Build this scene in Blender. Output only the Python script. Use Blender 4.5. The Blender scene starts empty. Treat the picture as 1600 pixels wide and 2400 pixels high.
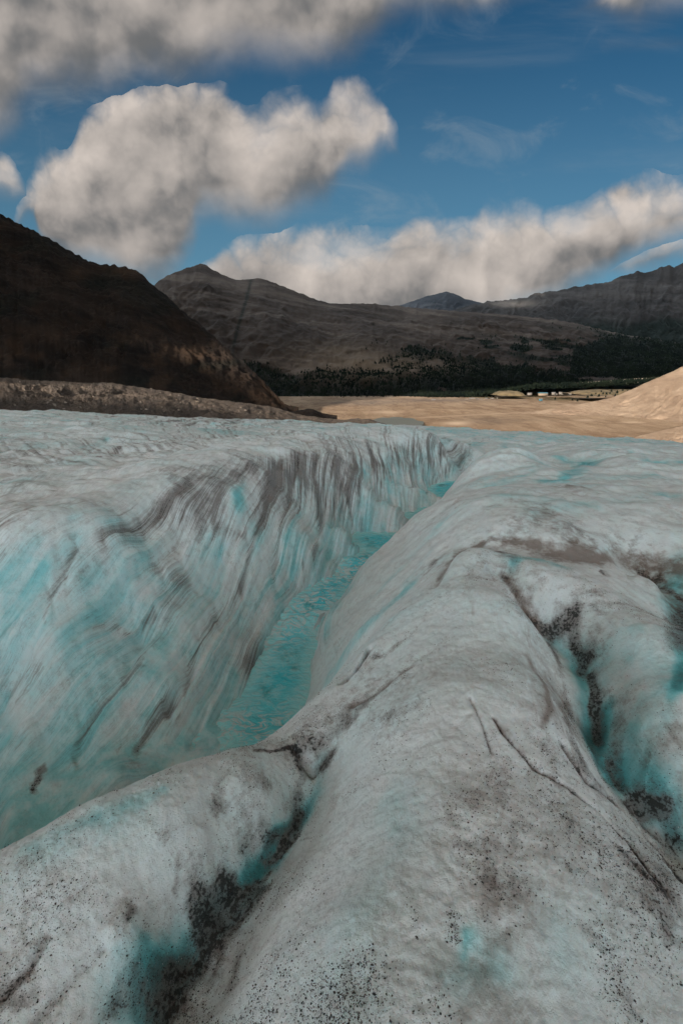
import bpy, math, random
import numpy as np
from mathutils import Vector

# ---------------------------------------------------------------- camera, light, exposure
FPX, PITCH, CAMZ = 1100.0, math.radians(16.5), 2.0
SC = bpy.context.scene
cd = bpy.data.cameras.new('camera'); cam = bpy.data.objects.new('camera', cd)
SC.collection.objects.link(cam); SC.camera = cam
cd.sensor_fit = 'VERTICAL'; cd.sensor_height = 36.0; cd.sensor_width = 24.0
cd.lens = FPX / 2400 * 36; cd.clip_start = .05; cd.clip_end = 60000
cam.location = (0, 0, CAMZ); cam.rotation_euler = (math.pi / 2 - PITCH, 0, 0)
SUN_EL, SUN_AZ = math.radians(20), math.radians(208)         # azimuth clockwise from +Y
sd = bpy.data.lights.new('sun', 'SUN'); sd.energy = 4.6; sd.angle = math.radians(.5); sd.color = (1, .84, .68)
sun = bpy.data.objects.new('sun', sd); SC.collection.objects.link(sun)
TO_SUN = Vector((math.sin(SUN_AZ) * math.cos(SUN_EL), math.cos(SUN_AZ) * math.cos(SUN_EL), math.sin(SUN_EL)))
sun.rotation_euler = TO_SUN.to_track_quat('Z', 'Y').to_euler()
SC.view_settings.view_transform = 'Standard'; SC.view_settings.look = 'None'
SC.view_settings.gamma = 1; SC.view_settings.exposure = 0.64
SC.cycles.max_bounces = 6; SC.cycles.diffuse_bounces = 3; SC.cycles.glossy_bounces = 2
SC.cycles.transparent_max_bounces = 8; SC.cycles.adaptive_threshold = .03; SC.cycles.adaptive_min_samples = 16

CP, SP = math.cos(PITCH), math.sin(PITCH)
def ray(px, py):
    """direction (x, y, z) of a pixel of the 1600x2400 photograph, scaled so y is the forward part"""
    v = py - 1200.0
    return (px - 800.0), FPX * CP - v * SP, -(FPX * SP + v * CP)
def XZ(px, py):
    x, y, z = ray(px, py); return x / y, z / y
def at(px, py, y):
    a, b = XZ(px, py); return (a * y, y, CAMZ + b * y)
def atz(px, py, z):
    a, b = XZ(px, py); y = (z - CAMZ) / b; return (a * y, y, z)

# ---------------------------------------------------------------- node helper
class S:
    def __init__(s, nt, sock): s.nt, s.k = nt, sock
    def _m(s, op, *o, clamp=False):
        n = s.nt.nodes.new('ShaderNodeMath'); n.operation = op; n.use_clamp = clamp
        for i, a in enumerate((s,) + o):
            if isinstance(a, S): s.nt.links.new(a.k, n.inputs[i])
            else: n.inputs[i].default_value = a
        return S(s.nt, n.outputs[0])
    def __add__(s, o): return s._m('ADD', o)
    __radd__ = __add__
    def __mul__(s, o): return s._m('MULTIPLY', o)
    __rmul__ = __mul__
    def __sub__(s, o): return s._m('SUBTRACT', o)
    def __rsub__(s, o): return (s * -1.0) + o
    def __truediv__(s, o): return s._m('DIVIDE', o)
    def pow(s, o): return s._m('POWER', o)
    def max(s, o): return s._m('MAXIMUM', o)
    def min(s, o): return s._m('MINIMUM', o)
    def abs(s): return s._m('ABSOLUTE')
    def sat(s): return s._m('ADD', 0.0, clamp=True)
    def gt(s, o): return s._m('GREATER_THAN', o)
    def ss(s, a, b):
        n = s.nt.nodes.new('ShaderNodeMapRange'); n.interpolation_type = 'SMOOTHSTEP'
        s.nt.links.new(s.k, n.inputs['Value'])
        for nm, v in (('From Min', a), ('From Max', b)):
            if isinstance(v, S): s.nt.links.new(v.k, n.inputs[nm])
            else: n.inputs[nm].default_value = v
        return S(s.nt, n.outputs['Result'])
def put(nt, sock, v):
    if isinstance(v, S): nt.links.new(v.k, sock)
    elif isinstance(v, tuple) and len(v) == 3 and sock.type == 'RGBA': sock.default_value = (*v, 1)
    else: sock.default_value = v
def mix(nt, f, a, b, mode='MIX'):
    n = nt.nodes.new('ShaderNodeMix'); n.data_type = 'RGBA'; n.blend_type = mode; n.clamp_factor = True
    put(nt, n.inputs[0], f); put(nt, n.inputs[6], a); put(nt, n.inputs[7], b)
    return S(nt, n.outputs[2])
def noise(nt, vec, scale, detail=4, rough=.55, dist=0.0):
    n = nt.nodes.new('ShaderNodeTexNoise'); nt.links.new(vec.k, n.inputs['Vector'])
    n.inputs['Scale'].default_value = scale; n.inputs['Detail'].default_value = detail
    n.inputs['Roughness'].default_value = rough; n.inputs['Distortion'].default_value = dist
    return S(nt, n.outputs[0])
def voro(nt, vec, scale, feature='F1', out=0, rnd=1.0):
    n = nt.nodes.new('ShaderNodeTexVoronoi'); n.feature = feature; nt.links.new(vec.k, n.inputs['Vector'])
    n.inputs['Scale'].default_value = scale; n.inputs['Randomness'].default_value = rnd
    return S(nt, n.outputs[out])
def comb(nt, x, y, z):
    n = nt.nodes.new('ShaderNodeCombineXYZ')
    for i, a in enumerate((x, y, z)): put(nt, n.inputs[i], a)
    return S(nt, n.outputs[0])
def sep(nt, v):
    n = nt.nodes.new('ShaderNodeSeparateXYZ'); nt.links.new(v.k, n.inputs[0]); return [S(nt, o) for o in n.outputs]
def vmul(nt, v, m, add=(0, 0, 0)):
    n = nt.nodes.new('ShaderNodeVectorMath'); n.operation = 'MULTIPLY_ADD'; nt.links.new(v.k, n.inputs[0])
    n.inputs[1].default_value = m; n.inputs[2].default_value = add; return S(nt, n.outputs[0])
def vadd(nt, a, b):
    n = nt.nodes.new('ShaderNodeVectorMath'); n.operation = 'ADD'; nt.links.new(a.k, n.inputs[0]); nt.links.new(b.k, n.inputs[1])
    return S(nt, n.outputs[0])
def attr(nt, name):
    n = nt.nodes.new('ShaderNodeAttribute'); n.attribute_name = name; return S(nt, n.outputs['Fac'])
def obco(nt):
    n = nt.nodes.new('ShaderNodeTexCoord'); return S(nt, n.outputs['Object'])
def uvco(nt, name):
    n = nt.nodes.new('ShaderNodeUVMap'); n.uv_map = name; return S(nt, n.outputs[0])
def material(name):
    m = bpy.data.materials.new(name); m.use_nodes = True; nt = m.node_tree
    return m, nt, nt.nodes['Principled BSDF']
def bump(nt, bs, h, strength, dist):
    n = nt.nodes.new('ShaderNodeBump'); n.inputs['Strength'].default_value = strength; n.inputs['Distance'].default_value = dist
    nt.links.new(h.k, n.inputs['Height']); nt.links.new(n.outputs[0], bs.inputs['Normal'])
def curve(nt, x, pts, x0, x1, y0, y1):
    """y(x) through a float curve; pts in real units"""
    n = nt.nodes.new('ShaderNodeFloatCurve'); c = n.mapping.curves[0]
    P = sorted((min(1, max(0, (a - x0) / (x1 - x0))), min(1, max(0, (b - y0) / (y1 - y0)))) for a, b in pts)
    n.mapping.extend = 'HORIZONTAL'
    c.points[0].location = P[0]; c.points[1].location = P[-1]
    for p in P[1:-1]: c.points.new(*p)
    n.mapping.update()
    put(nt, n.inputs['Value'], (x - x0) * (1 / (x1 - x0)))
    return S(nt, n.outputs[0]) * (y1 - y0) + y0

# ---------------------------------------------------------------- sky: Nishita air and drifting cumulus
W = bpy.data.worlds.new('World'); SC.world = W; W.use_nodes = True
nt = W.node_tree; bg = nt.nodes['Background']
sk = nt.nodes.new('ShaderNodeTexSky'); sk.sky_type = 'NISHITA'; sk.sun_disc = False
sk.sun_elevation = SUN_EL; sk.sun_rotation = SUN_AZ; sk.altitude = 2000; sk.air_density = 1.0; sk.dust_density = .6; sk.ozone_density = 2.2
SKY = .10
bg.inputs['Strength'].default_value = SKY
tc = nt.nodes.new('ShaderNodeTexCoord'); D = S(nt, tc.outputs['Generated'])
dx, dy, dz = sep(nt, D)
X = dx / dy.max(.05); Z = dz / dy.max(.05)
P = comb(nt, X, Z, 0.0)
w1 = noise(nt, P, 5.5, 3, .5) - .5; w2 = noise(nt, vmul(nt, P, (1, 1, 1), (7.3, 2.1, 4)), 5.5, 3, .5) - .5
f1 = noise(nt, P, 16, 7, .58) - .5; f2 = noise(nt, vmul(nt, P, (1, 1, 1), (3.3, 9.1, 1)), 16, 7, .58) - .5
Xw = X + w1 * .075 + f1 * .022; Zw = Z + w2 * .055 + f2 * .026
def cc(pts): return [XZ(*p) for p in pts]
A0, A1, B0, B1 = -1.1, 1.1, -.1, .9
Xl = X + w1 * .085
def edge(pts): return curve(nt, Xl, cc(pts), A0, A1, B0, B1)
masses = [   # (top outline, bottom outline) traced along the horizon
  ([(-600, -560), (800, -500), (1100, -120), (1230, 0), (1400, 110)], [(-500, 560), (-60, 360), (30, 300), (80, 245), (160, 235), (300, 215), (420, 200), (560, 165), (700, 165), (850, 115), (960, 40), (1080, 40), (1200, 10), (1300, -20), (1400, 90)]),
  ([(-40, 780), (30, 600), (80, 410), (110, 375), (165, 375), (205, 270), (300, 225), (420, 190), (520, 205), (600, 280), (660, 245), (710, 240), (745, 270), (790, 205), (870, 210), (905, 285), (925, 330), (960, 520)],
   [(-40, 400), (40, 560), (80, 500), (120, 600), (200, 650), (340, 690), (420, 640), (450, 580), (480, 520), (540, 530), (620, 535), (700, 505), (780, 465), (810, 410), (850, 385), (900, 330), (925, 335), (960, 330)]),
  ([(200, 880), (330, 730), (480, 640), (540, 585), (640, 555), (800, 545), (900, 550), (1000, 530), (1070, 540), (1140, 505), (1220, 485), (1270, 490), (1330, 500), (1420, 450), (1500, 420), (1600, 425), (2000, 380)],
   [(330, 760), (480, 750), (600, 770), (900, 790), (1150, 770), (1300, 728), (1400, 668), (1500, 600), (1600, 570), (2000, 580)]),
  ([(1000, 800), (1150, 720), (1280, 660), (1400, 635), (1500, 570), (1600, 540), (2000, 520)], [(1150, 725), (1300, 690), (1400, 668), (1480, 656), (1600, 622), (2000, 640)]),
  ([(1150, 150), (1330, 30), (1420, -60), (1500, -150), (1750, -200)], [(1150, -50), (1330, 5), (1400, 20), (1460, 45), (1560, 25), (1750, -50)]),
  ([(-400, 350), (-60, 375), (20, 385), (60, 440), (90, 500), (200, 620), (500, 700)], [(-400, 470), (0, 450), (60, 445), (90, 430), (200, 380), (500, 300)]),
]
den = None; rel = None
for k, (t, b) in enumerate(masses):
    T, B = edge(t), edge(b)
    up, dn = T - Zw, Zw - B
    d = up.min(dn * 1.25) + f1 * .018
    if k == 3: d = d - .012
    r = ((dn + w2 * .05) / (up + dn).max(.05)).sat() * d.gt(-.02)
    if den is None: rel, den = r, d
    else:
        q = d.gt(den); rel = rel + (r - rel) * q; den = den.max(d)
soft = noise(nt, vmul(nt, P, (1, 1, 1), (1.7, 5.5, 8)), 9, 5, .6) - .5
PW = comb(nt, Xw, Zw, 0.0)
def puffs(off, sc):       # rounded heaps with creases between them
    q = vmul(nt, PW, (1, 1, 1), off)
    return (noise(nt, q, sc, 1, .5) - .5).abs() * 2.2 + (noise(nt, q, sc * 2.3, 3, .55) - .5).abs() * 1.1 - .28
pf = puffs((0, 0, 0), 9.0); pf2 = puffs((.016, -.024, 0), 9.0)
lump = noise(nt, P, 6.5, 4, .5)
lump2 = noise(nt, vmul(nt, P, (1, 1, 1), (.020, -.034, 0)), 6.5, 4, .5)
relief = (lump - lump2)
big = noise(nt, vmul(nt, P, (1, 1.6, 1), (2, 3, 5)), 5.0, 3, .5)
dn_ = den + .022 + soft * .03 + pf * .045 * rel.ss(.2, .8)
mask = dn_.ss(-.006, (1.0 - rel) * .07 + .042 + (big - .45).max(0.0) * .15)
core = den.ss(.0, .1)
lit = (rel.ss(.0, .9) * .55 + relief * 1.15 + (pf - pf2) * .55 * rel + pf * .20 + (big - .5) * 1.5 + .22 - core * .06).sat()
# thin high wisps
wv = noise(nt, vmul(nt, P, (1, 2.0, 1), (4, 4, 4)), 4.2, 8, .62, 1.2)
wisp = wv.ss(.53, .80) * .30 + noise(nt, vmul(nt, P, (.6, 3.2, 1), (9, 1, 4)), 3.0, 6, .6, .4).ss(.5, .8) * .16
ccol = mix(nt, lit, (1.10, 1.09, 1.09), (4.15, 3.7, 3.35))
ccol = mix(nt, lit.ss(.4, 0.0) * .5, ccol, (.85, .90, .95))
skyc = mix(nt, 1.0, S(nt, sk.outputs[0]), (.135, .33, .37), 'MULTIPLY')
hz = Z.ss(.62, .05)
skyc = mix(nt, hz * .6, skyc, (1.0, 1.95, 2.5))
front = mix(nt, wisp, skyc, (2.2, 2.5, 2.7))
front = mix(nt, mask, front, ccol)
# unseen sky behind and overhead: broken cumulus boosted to fill light onto the ice
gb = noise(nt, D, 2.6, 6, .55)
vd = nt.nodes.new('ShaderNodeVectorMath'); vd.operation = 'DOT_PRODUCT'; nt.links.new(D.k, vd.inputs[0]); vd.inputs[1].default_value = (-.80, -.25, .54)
fill_glow = (S(nt, vd.outputs['Value']) + .6).max(.12) * .85 + .15      # unseen cumulus made brighter at upper left to light the ridge faces
back = mix(nt, gb.ss(.38, .5), skyc, mix(nt, 1.0, mix(nt, noise(nt, D, 5, 5).ss(.35, .7), (10.6, 12.0, 12.9), (18.0, 19.4, 20.4)), comb(nt, fill_glow, fill_glow, fill_glow), 'MULTIPLY'))
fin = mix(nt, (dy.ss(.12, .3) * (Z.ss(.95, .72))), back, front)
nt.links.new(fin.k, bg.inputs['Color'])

# ---------------------------------------------------------------- numpy noise
def _h(ix, iy, seed):
    with np.errstate(over='ignore'):
        n = (ix.astype(np.uint32) * np.uint32(374761393) + iy.astype(np.uint32) * np.uint32(668265263) + np.uint32(seed * 974711 + 1013))
        n = (n ^ (n >> np.uint32(13))) * np.uint32(1274126177)
        n = n ^ (n >> np.uint32(16))
    return n.astype(np.float32) * np.float32(2 * math.pi / 4294967295.0)
def perlin(x, y, seed=0):
    x = np.asarray(x, np.float32); y = np.asarray(y, np.float32)
    x0 = np.floor(x); y0 = np.floor(y); fx = x - x0; fy = y - y0
    ix = x0.astype(np.int64); iy = y0.astype(np.int64)
    def g(a, b):
        h = _h(ix + a, iy + b, seed); return np.cos(h) * (fx - a) + np.sin(h) * (fy - b)
    u = fx * fx * fx * (fx * (fx * 6 - 15) + 10); v = fy * fy * fy * (fy * (fy * 6 - 15) + 10)
    n0 = g(0, 0) * (1 - u) + g(1, 0) * u; n1 = g(0, 1) * (1 - u) + g(1, 1) * u
    return (n0 * (1 - v) + n1 * v) * 1.5
def fbm(x, y, oct=4, seed=0, gain=.5, lac=2.03):
    s = 0; a = 1; f = 1
    for k in range(oct):
        s = s + a * perlin(x * f + 17.3 * k, y * f - 9.1 * k, seed + k); a *= gain; f *= lac
    return s
def ridged(x, y, oct=4, seed=0, gain=.5):
    s = 0; a = 1; f = 1
    for k in range(oct):
        s = s + a * (1 - np.abs(perlin(x * f + 11.7 * k, y * f + 5.3 * k, seed + k)) * 2.0); a *= gain; f *= 2.07
    return s
def sst(x, a, b):
    t = np.clip((x - a) / (b - a), 0, 1); return t * t * (3 - 2 * t)

# ---------------------------------------------------------------- mesh helpers
def set_props(o, label=None, cat=None, group=None, kind=None):
    if label: o['label'] = label
    if cat: o['category'] = cat
    if group: o['group'] = group
    if kind: o['kind'] = kind
    return o
def link(name, me, mat=None, parent=None):
    o = bpy.data.objects.new(name, me); SC.collection.objects.link(o)
    if mat: me.materials.append(mat)
    if parent: o.parent = parent
    return o
def npmesh(name, V, F, smooth=True):
    """V (n,3), F (m,k) arrays"""
    me = bpy.data.meshes.new(name); V = np.asarray(V, np.float32); F = np.asarray(F, np.int32)
    me.vertices.add(len(V)); me.vertices.foreach_set('co', V.ravel())
    k = F.shape[1]; me.loops.add(F.size); me.loops.foreach_set('vertex_index', F.ravel())
    me.polygons.add(len(F)); me.polygons.foreach_set('loop_start', np.arange(0, F.size, k, dtype=np.int32))
    me.polygons.foreach_set('loop_total', np.full(len(F), k, np.int32))
    if smooth: me.polygons.foreach_set('use_smooth', np.ones(len(F), bool))
    me.update(calc_edges=True); me.validate(); return me
def gridfaces(nr, nc, wrap=False):
    i = np.arange(nr - 1)[:, None]; j = np.arange(nc if wrap else nc - 1)[None, :]
    j2 = (j + 1) % nc
    a = i * nc + j; b = i * nc + j2; c = (i + 1) * nc + j2; d = (i + 1) * nc + j
    return np.stack([a, b, c, d], -1).reshape(-1, 4)
def fattr(me, name, v):
    a = me.attributes.new(name, 'FLOAT', 'POINT'); a.data.foreach_set('value', np.asarray(v, np.float32).ravel())
def uvattr(me, name, u, v):
    uv = me.uv_layers.new(name=name); li = np.zeros(len(me.loops), np.int32); me.loops.foreach_get('vertex_index', li)
    uv.data.foreach_set('uv', np.stack([np.asarray(u, np.float32).ravel()[li], np.asarray(v, np.float32).ravel()[li]], -1).ravel())

# ---------------------------------------------------------------- glacier relief: levels read off along its ridges, gullies and gorge
VIS = [  # pixel column, pixel row, level in metres of a visible spot
 (800,2400,.05),(1000,2400,.12),(1200,2400,.10),(1450,2400,-.05),(650,2400,-.20),(550,2400,-.45),
 (800,2150,.0),(1000,2150,.12),(1200,2150,.13),(1400,2150,.02),(640,2250,-.35),
 (710,2100,-.38),(860,1850,-.20),(830,1750,-.36),(900,1700,-.15),(1000,1850,.05),(1100,1900,.12),(1200,1900,.08),(1300,1900,.0),(1370,2000,.02),
 (1000,1600,.0),(1100,1600,.12),(1200,1600,.08),(1275,1600,-.03),(900,1570,-.32),(1000,1450,-.12),(1100,1400,.10),(1180,1400,.08),
 (1120,1290,.14),(1050,1330,-.02),(1180,1330,.08),(1230,1450,.02),
 (1330,1700,-.10),(1400,1850,-.15),(1550,2060,-.16),(1600,2300,-.12),
 # gully on the right, and the hump beyond it
 (1250,1440,-.16),(1310,1480,-.26),(1370,1560,-.36),(1395,1700,-.44),(1440,1800,-.44),(1510,1880,-.44),(1600,1990,-.5),
 (1500,1500,-.0),(1500,1690,-.18),(1580,1780,-.2),(1430,1400,.02),(1440,1480,-.06),(1520,1600,-.06),
 (1600,1480,-.38),(1575,1400,-.36),(1530,1340,-.28),(1460,1310,-.08),
 (1230,1300,-.06),(1300,1290,-.02),(1400,1275,-.04),(1350,1340,.06),(1280,1370,.04),
 (1340,1105,-.42),(1290,1130,-.22),(1400,1080,-.15),(1230,1150,.02),(1180,1220,.10),(1300,1210,.12),(1450,1200,.10),(1500,1130,.05),(1600,1250,.0),(1450,1080,.0),(1250,1070,-.05),(1600,1120,-.1),
 (1350,1055,-.5),(1550,1070,-.4),
 # near rim of the gorge
 (690,1752,-.58),(620,1755,-.50),(560,1760,-.44),(460,1790,-.35),(370,1818,-.30),(200,1885,-.34),(0,1997,-.42),
 (600,1850,-.45),(450,1950,-.36),(300,2050,-.36),(100,2150,-.40),(300,2200,-.45),(100,2300,-.46),(0,2200,-.42),(560,1950,-.56),(450,2100,-.6),(250,2350,-.6),
 (735,1800,-.62),(700,1900,-.70),(625,2005,-.73),(515,2130,-.77),(440,2230,-.80),(380,2400,-.84),(670,2080,-.56),(610,2190,-.62),
 (760,1622,-.60),(860,1522,-.45),(830,1490,-1.25),(780,1595,-1.25),(700,1700,-.62),
 # right slope down to the water
 (950,1400,-.66),(1050,1200,-.3),(1000,1300,-.6),(900,1400,-1.1),(850,1440,-1.5),(800,1420,-2.05),(900,1300,-1.35),(830,1350,-2.2),
 (960,1222,-1.05),(1040,1167,-.75),(1100,1092,-.25),(1150,1062,-.1),(1100,1200,-.05),(1150,1150,.02),(760,1520,-2.3),(742,1600,-2.45),(870,1312,-1.5),(765,1440,-2.25),
 # far wall: foot, face and lip
 (640,1450,-2.5),(692,1390,-2.5),(600,1520,-2.55),(548,1620,-2.6),(518,1720,-2.65),(450,1790,-2.6),(300,1830,-2.4),(150,1850,-2.5),(0,1890,-2.55),(0,1965,-2.62),(80,1935,-2.62),
 (600,1300,-1.5),(500,1450,-1.9),(450,1300,-1.15),(400,1600,-2.1),(300,1450,-1.5),(200,1650,-2.0),(100,1500,-1.35),(100,1750,-2.3),(0,1400,-.9),(0,1600,-1.8),(250,1330,-.8),
 (600,1090,-.12),(500,1120,-.10),(400,1150,-.12),(230,1225,-.22),(100,1265,-.3),(0,1290,-.38),(680,1068,-.2),(750,1055,-.3),(820,1052,-.5),(900,1052,-.8),(980,1055,-1.1),(1060,1066,-1.5),(1120,1052,-1.6),
 (700,1200,-1.3),(740,1300,-2.0),(762,1350,-2.5),(780,1150,-1.2),(830,1250,-2.45),(800,1240,-1.95),(650,1150,-.7),(560,1180,-.55),
 (840,1110,-.95),(870,1150,-1.45),(920,1190,-2.05),(950,1215,-2.45),(900,1095,-1.25),(950,1150,-2.1),(960,1110,-1.7),(1010,1160,-2.5),(1020,1100,-1.9),
 (150,1150,-.1),(0,1180,-.2),(300,1080,-.1),(0,1080,-.3),(500,1050,-.3),(150,1030,-.5),(0,1010,-.7),(650,1030,-.8),
]
HID = [  # places the camera cannot see: x, y, level
 (5.0,15,-1.0),(5.6,17.2,-1.8),(4.3,17.2,-3.0),(3.2,15.3,-3.0),(2.4,13.6,-3.0),(1.3,12.2,-3.0),(1.95,14.1,-2.0),(1.5,13.5,-1.9),(3.1,16.5,-2.05),(2.6,16.1,-1.75),(2.6,15.2,-2.55),(1.1,14.6,-1.6),(.2,11.3,-2.0),(.45,10.9,-3.0),(-.15,9.6,-3.0),(-.4,8.9,-3.05),(-.75,7.6,-3.05),(-.85,6.5,-3.1),(-1.15,5.4,-3.1),(-2.2,4.1,-3.1),(-3.7,3.6,-3.1),(-2.6,4.8,-2.5),(-1.9,5.2,-2.62),(-3.2,4.4,-2.55),(-6,3.3,-3.3),
 (4.3,19.1,-3.1),(5.6,20.8,-3.0),(7.5,22.6,-2.7),(10,24.5,-2.3),(14,27,-2.6),(7.5,19,-1.2),(9,21.5,-1.7),(7,24.5,-1.9),
 (1.6,11.0,-1.9),(3.0,13.0,-1.9),(4.2,15.2,-1.9),(.9,9.9,-2.3),(-1.0,4.2,-2.2),(-1.8,3.5,-2.2),(-2.9,2.9,-2.3),(-.5,4.4,-2.0),(-.3,5.0,-2.3),
 (-4.8,2.2,-2.2),(-3.6,1.6,-.6),(-2.4,1.2,-.45),(-6,5.2,-.8),(-9,4.5,-1.2),(-7,7,-.3),(-12,8,-.4),(-7,2,-2),(-8,0,-.6),
 (0,.3,.1),(0,-.6,.05),(1,-.4,.1),(-1,-.3,-.3),(-1.2,.4,-.6),(1.4,.5,-.1),(2.4,.6,-.4),(3.4,1,-.1),(0,-3,0),(3,-2,.1),(-3,-2,-.3),(0,-10,.6),(8,-8,.4),(-8,-8,.2),
 (5,3.4,.05),(4,2.2,-.1),(8,4,.2),(9,9,.1),(12,12,-.3),(18,5,.3),(0,-40,3),(40,-20,1),(-40,-20,1),(20,-20,1.5),(-20,-20,1),
]
for p in [(-300,935),(-100,950),(0,952),(200,965),(400,980),(600,989),(800,1000),(1000,1004),(1150,1011),(1300,1016),(1450,1022),(1600,1031),(1800,1040)]:
    HID.append(at(p[0], p[1], 52))
for p in [(0,975,30),(300,1000,25),(550,1015,25),(800,1025,30),(1000,1032,30),(1200,1040,28),(1400,1042,28),(1600,1060,24),(200,1010,20)]:
    HID.append(at(*p))
PTS = np.array([atz(*p) for p in VIS] + HID, np.float64)
def rc(x, y):
    r = np.sqrt(x * x + y * y + .02); return np.arctan2(x, y), np.log(r)
ca, cr = rc(PTS[:, 0], PTS[:, 1])
KC = .035
def _solve(ca, cr, vals, reg=2e-3, kc=KC):
    n = len(ca); d = np.sqrt((ca[:, None] - ca) ** 2 + (cr[:, None] - cr) ** 2 + kc * kc)
    A = np.zeros((n + 3, n + 3)); A[:n, :n] = d - reg * np.eye(n) * -1 * -1; A[:n, n] = 1; A[:n, n + 1] = ca; A[:n, n + 2] = cr; A[n:, :n] = A[:n, n:].T
    b = np.zeros(n + 3); b[:n] = vals
    return np.linalg.solve(A, b)
def _eval(w, ca, cr, a, r, kc=KC):
    out = np.empty(a.shape, np.float32); fa = a.ravel().astype(np.float32); fr = r.ravel().astype(np.float32); fo = out.ravel()
    n = len(ca); c1 = ca.astype(np.float32); c2 = cr.astype(np.float32); ww = w.astype(np.float32)
    for i in range(0, len(fa), 60000):
        A = fa[i:i + 60000, None] - c1; A *= A; B = fr[i:i + 60000, None] - c2; B *= B; A += B; A += kc * kc; np.sqrt(A, out=A)
        fo[i:i + 60000] = A @ ww[:n] + ww[n] + ww[n + 1] * fa[i:i + 60000] + ww[n + 2] * fr[i:i + 60000]
    return fo.reshape(a.shape)
WH = _solve(ca, cr, PTS[:, 2])
def base_h(x, y):
    a, r = rc(x, y); return _eval(WH, ca, cr, a, r)
def cast(pp):
    """drop pixel marks onto the relief: n,2 -> n,3"""
    pp = np.asarray(pp, np.float64); X = (pp[:, 0] - 800) / (FPX * CP - (pp[:, 1] - 1200) * SP); Zr = -(FPX * SP + (pp[:, 1] - 1200) * CP) / (FPX * CP - (pp[:, 1] - 1200) * SP)
    ys = np.exp(np.linspace(math.log(.5), math.log(70), 500))
    x = X[:, None] * ys; z = CAMZ + Zr[:, None] * ys; y = np.broadcast_to(ys, x.shape)
    h = base_h(x, y); hit = z <= h; k = np.where(hit.any(1), hit.argmax(1), 499); i = np.arange(len(pp))
    return np.stack([x[i, k], y[i, k], h[i, k]], -1)

# iso-lines of the flow field: melt streaks run along them
FLOW = [(0,[(0,1440),(130,1300),(260,1220),(340,1155),(430,1100)]),(.8,[(0,1620),(80,1500),(170,1400),(260,1290),(400,1180),(490,1110),(560,1070)]),(1.6,[(0,1760),(130,1620),(250,1480),(350,1350),(460,1200),(545,1110),(605,1065)]),
 (2.4,[(60,1850),(190,1720),(300,1600),(420,1440),(520,1280),(610,1090)]),(3.2,[(170,1840),(300,1700),(430,1560),(500,1430),(560,1330),(610,1220),(650,1080)]),
 (4.0,[(360,1800),(430,1680),(500,1560),(560,1460),(620,1350),(670,1200),(690,1070)]),(4.8,[(480,1740),(540,1600),(590,1480),(640,1380),(690,1250),(730,1060)]),
 (5.6,[(710,1380),(740,1250),(760,1150),(780,1055)]),(6.6,[(800,1240),(815,1130),(830,1055)]),(8,[(920,1190),(890,1110),(900,1054)]),(9.2,[(1000,1150),(960,1100),(960,1056)]),(10.4,[(1040,1140),(1055,1100),(1060,1068)]),
 (13,[(1140,1120),(1000,1260),(830,1400)]),(14,[(1080,1300),(960,1430),(860,1530)]),(15,[(1120,1340),(980,1540),(800,1680),(640,1756)]),(15.8,[(1150,1600),(950,1800),(800,2000),(600,2400)]),
 (16.8,[(1200,1750),(1150,2100),(1130,2400)]),(17.8,[(1300,1650),(1420,2000),(1500,2400)]),(18.8,[(1250,1440),(1370,1560),(1395,1700),(1510,1880),(1600,1990)]),(19.8,[(1400,1330),(1500,1500),(1560,1750)]),
 (14.2,[(730,1800),(620,2010),(500,2140),(380,2390)]),(13.4,[(600,1850),(420,2000),(200,2150),(0,2290)]),(12.8,[(560,1765),(370,1830),(200,1900),(0,2050)])]
fp = []; fv = []
for v, pl in FLOW: fp += pl; fv += [v] * len(pl)
fw = cast(fp); fa_, fr_ = rc(fw[:, 0], fw[:, 1])
# closely spaced duplicates are thinned for a stable solve
keep = []
for i in range(len(fa_)):
    if all((fa_[i] - fa_[j]) ** 2 + (fr_[i] - fr_[j]) ** 2 > .02 ** 2 for j in keep): keep.append(i)
fa_, fr_, fv = fa_[keep], fr_[keep], np.array(fv)[keep]
WF = _solve(fa_, fr_, fv, reg=.05, kc=.08)

# polar sheet, finest in front of the camera
th = np.concatenate([np.linspace(-180, -54, 60, endpoint=False), np.linspace(-54, 54, 860), np.linspace(54, 180, 61)[1:-1]]) * math.pi / 180
rr = np.concatenate([[.02, .15, .35], np.exp(np.linspace(math.log(.55), math.log(62), 1050)), [64, 67, 71, 76, 84, 100, 130, 170, 230, 300]])
TH, RR = np.meshgrid(th, rr); GX = RR * np.sin(TH); GY = RR * np.cos(TH)
rin = np.minimum(RR, 60); ga, gr = rc(rin * np.sin(TH), rin * np.cos(TH))
H = _eval(WH, ca, cr, ga, gr); FL = _eval(WF, fa_, fr_, ga, gr, kc=.08)
H0 = H.copy()
dr = np.gradient(H0, axis=0) / np.gradient(RR, axis=0); dt = np.gradient(H0, axis=1) / (np.gradient(TH, axis=1) * RR)
slope = np.sqrt(dr ** 2 + dt ** 2)
steep = sst(slope, .25, .75)
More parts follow.
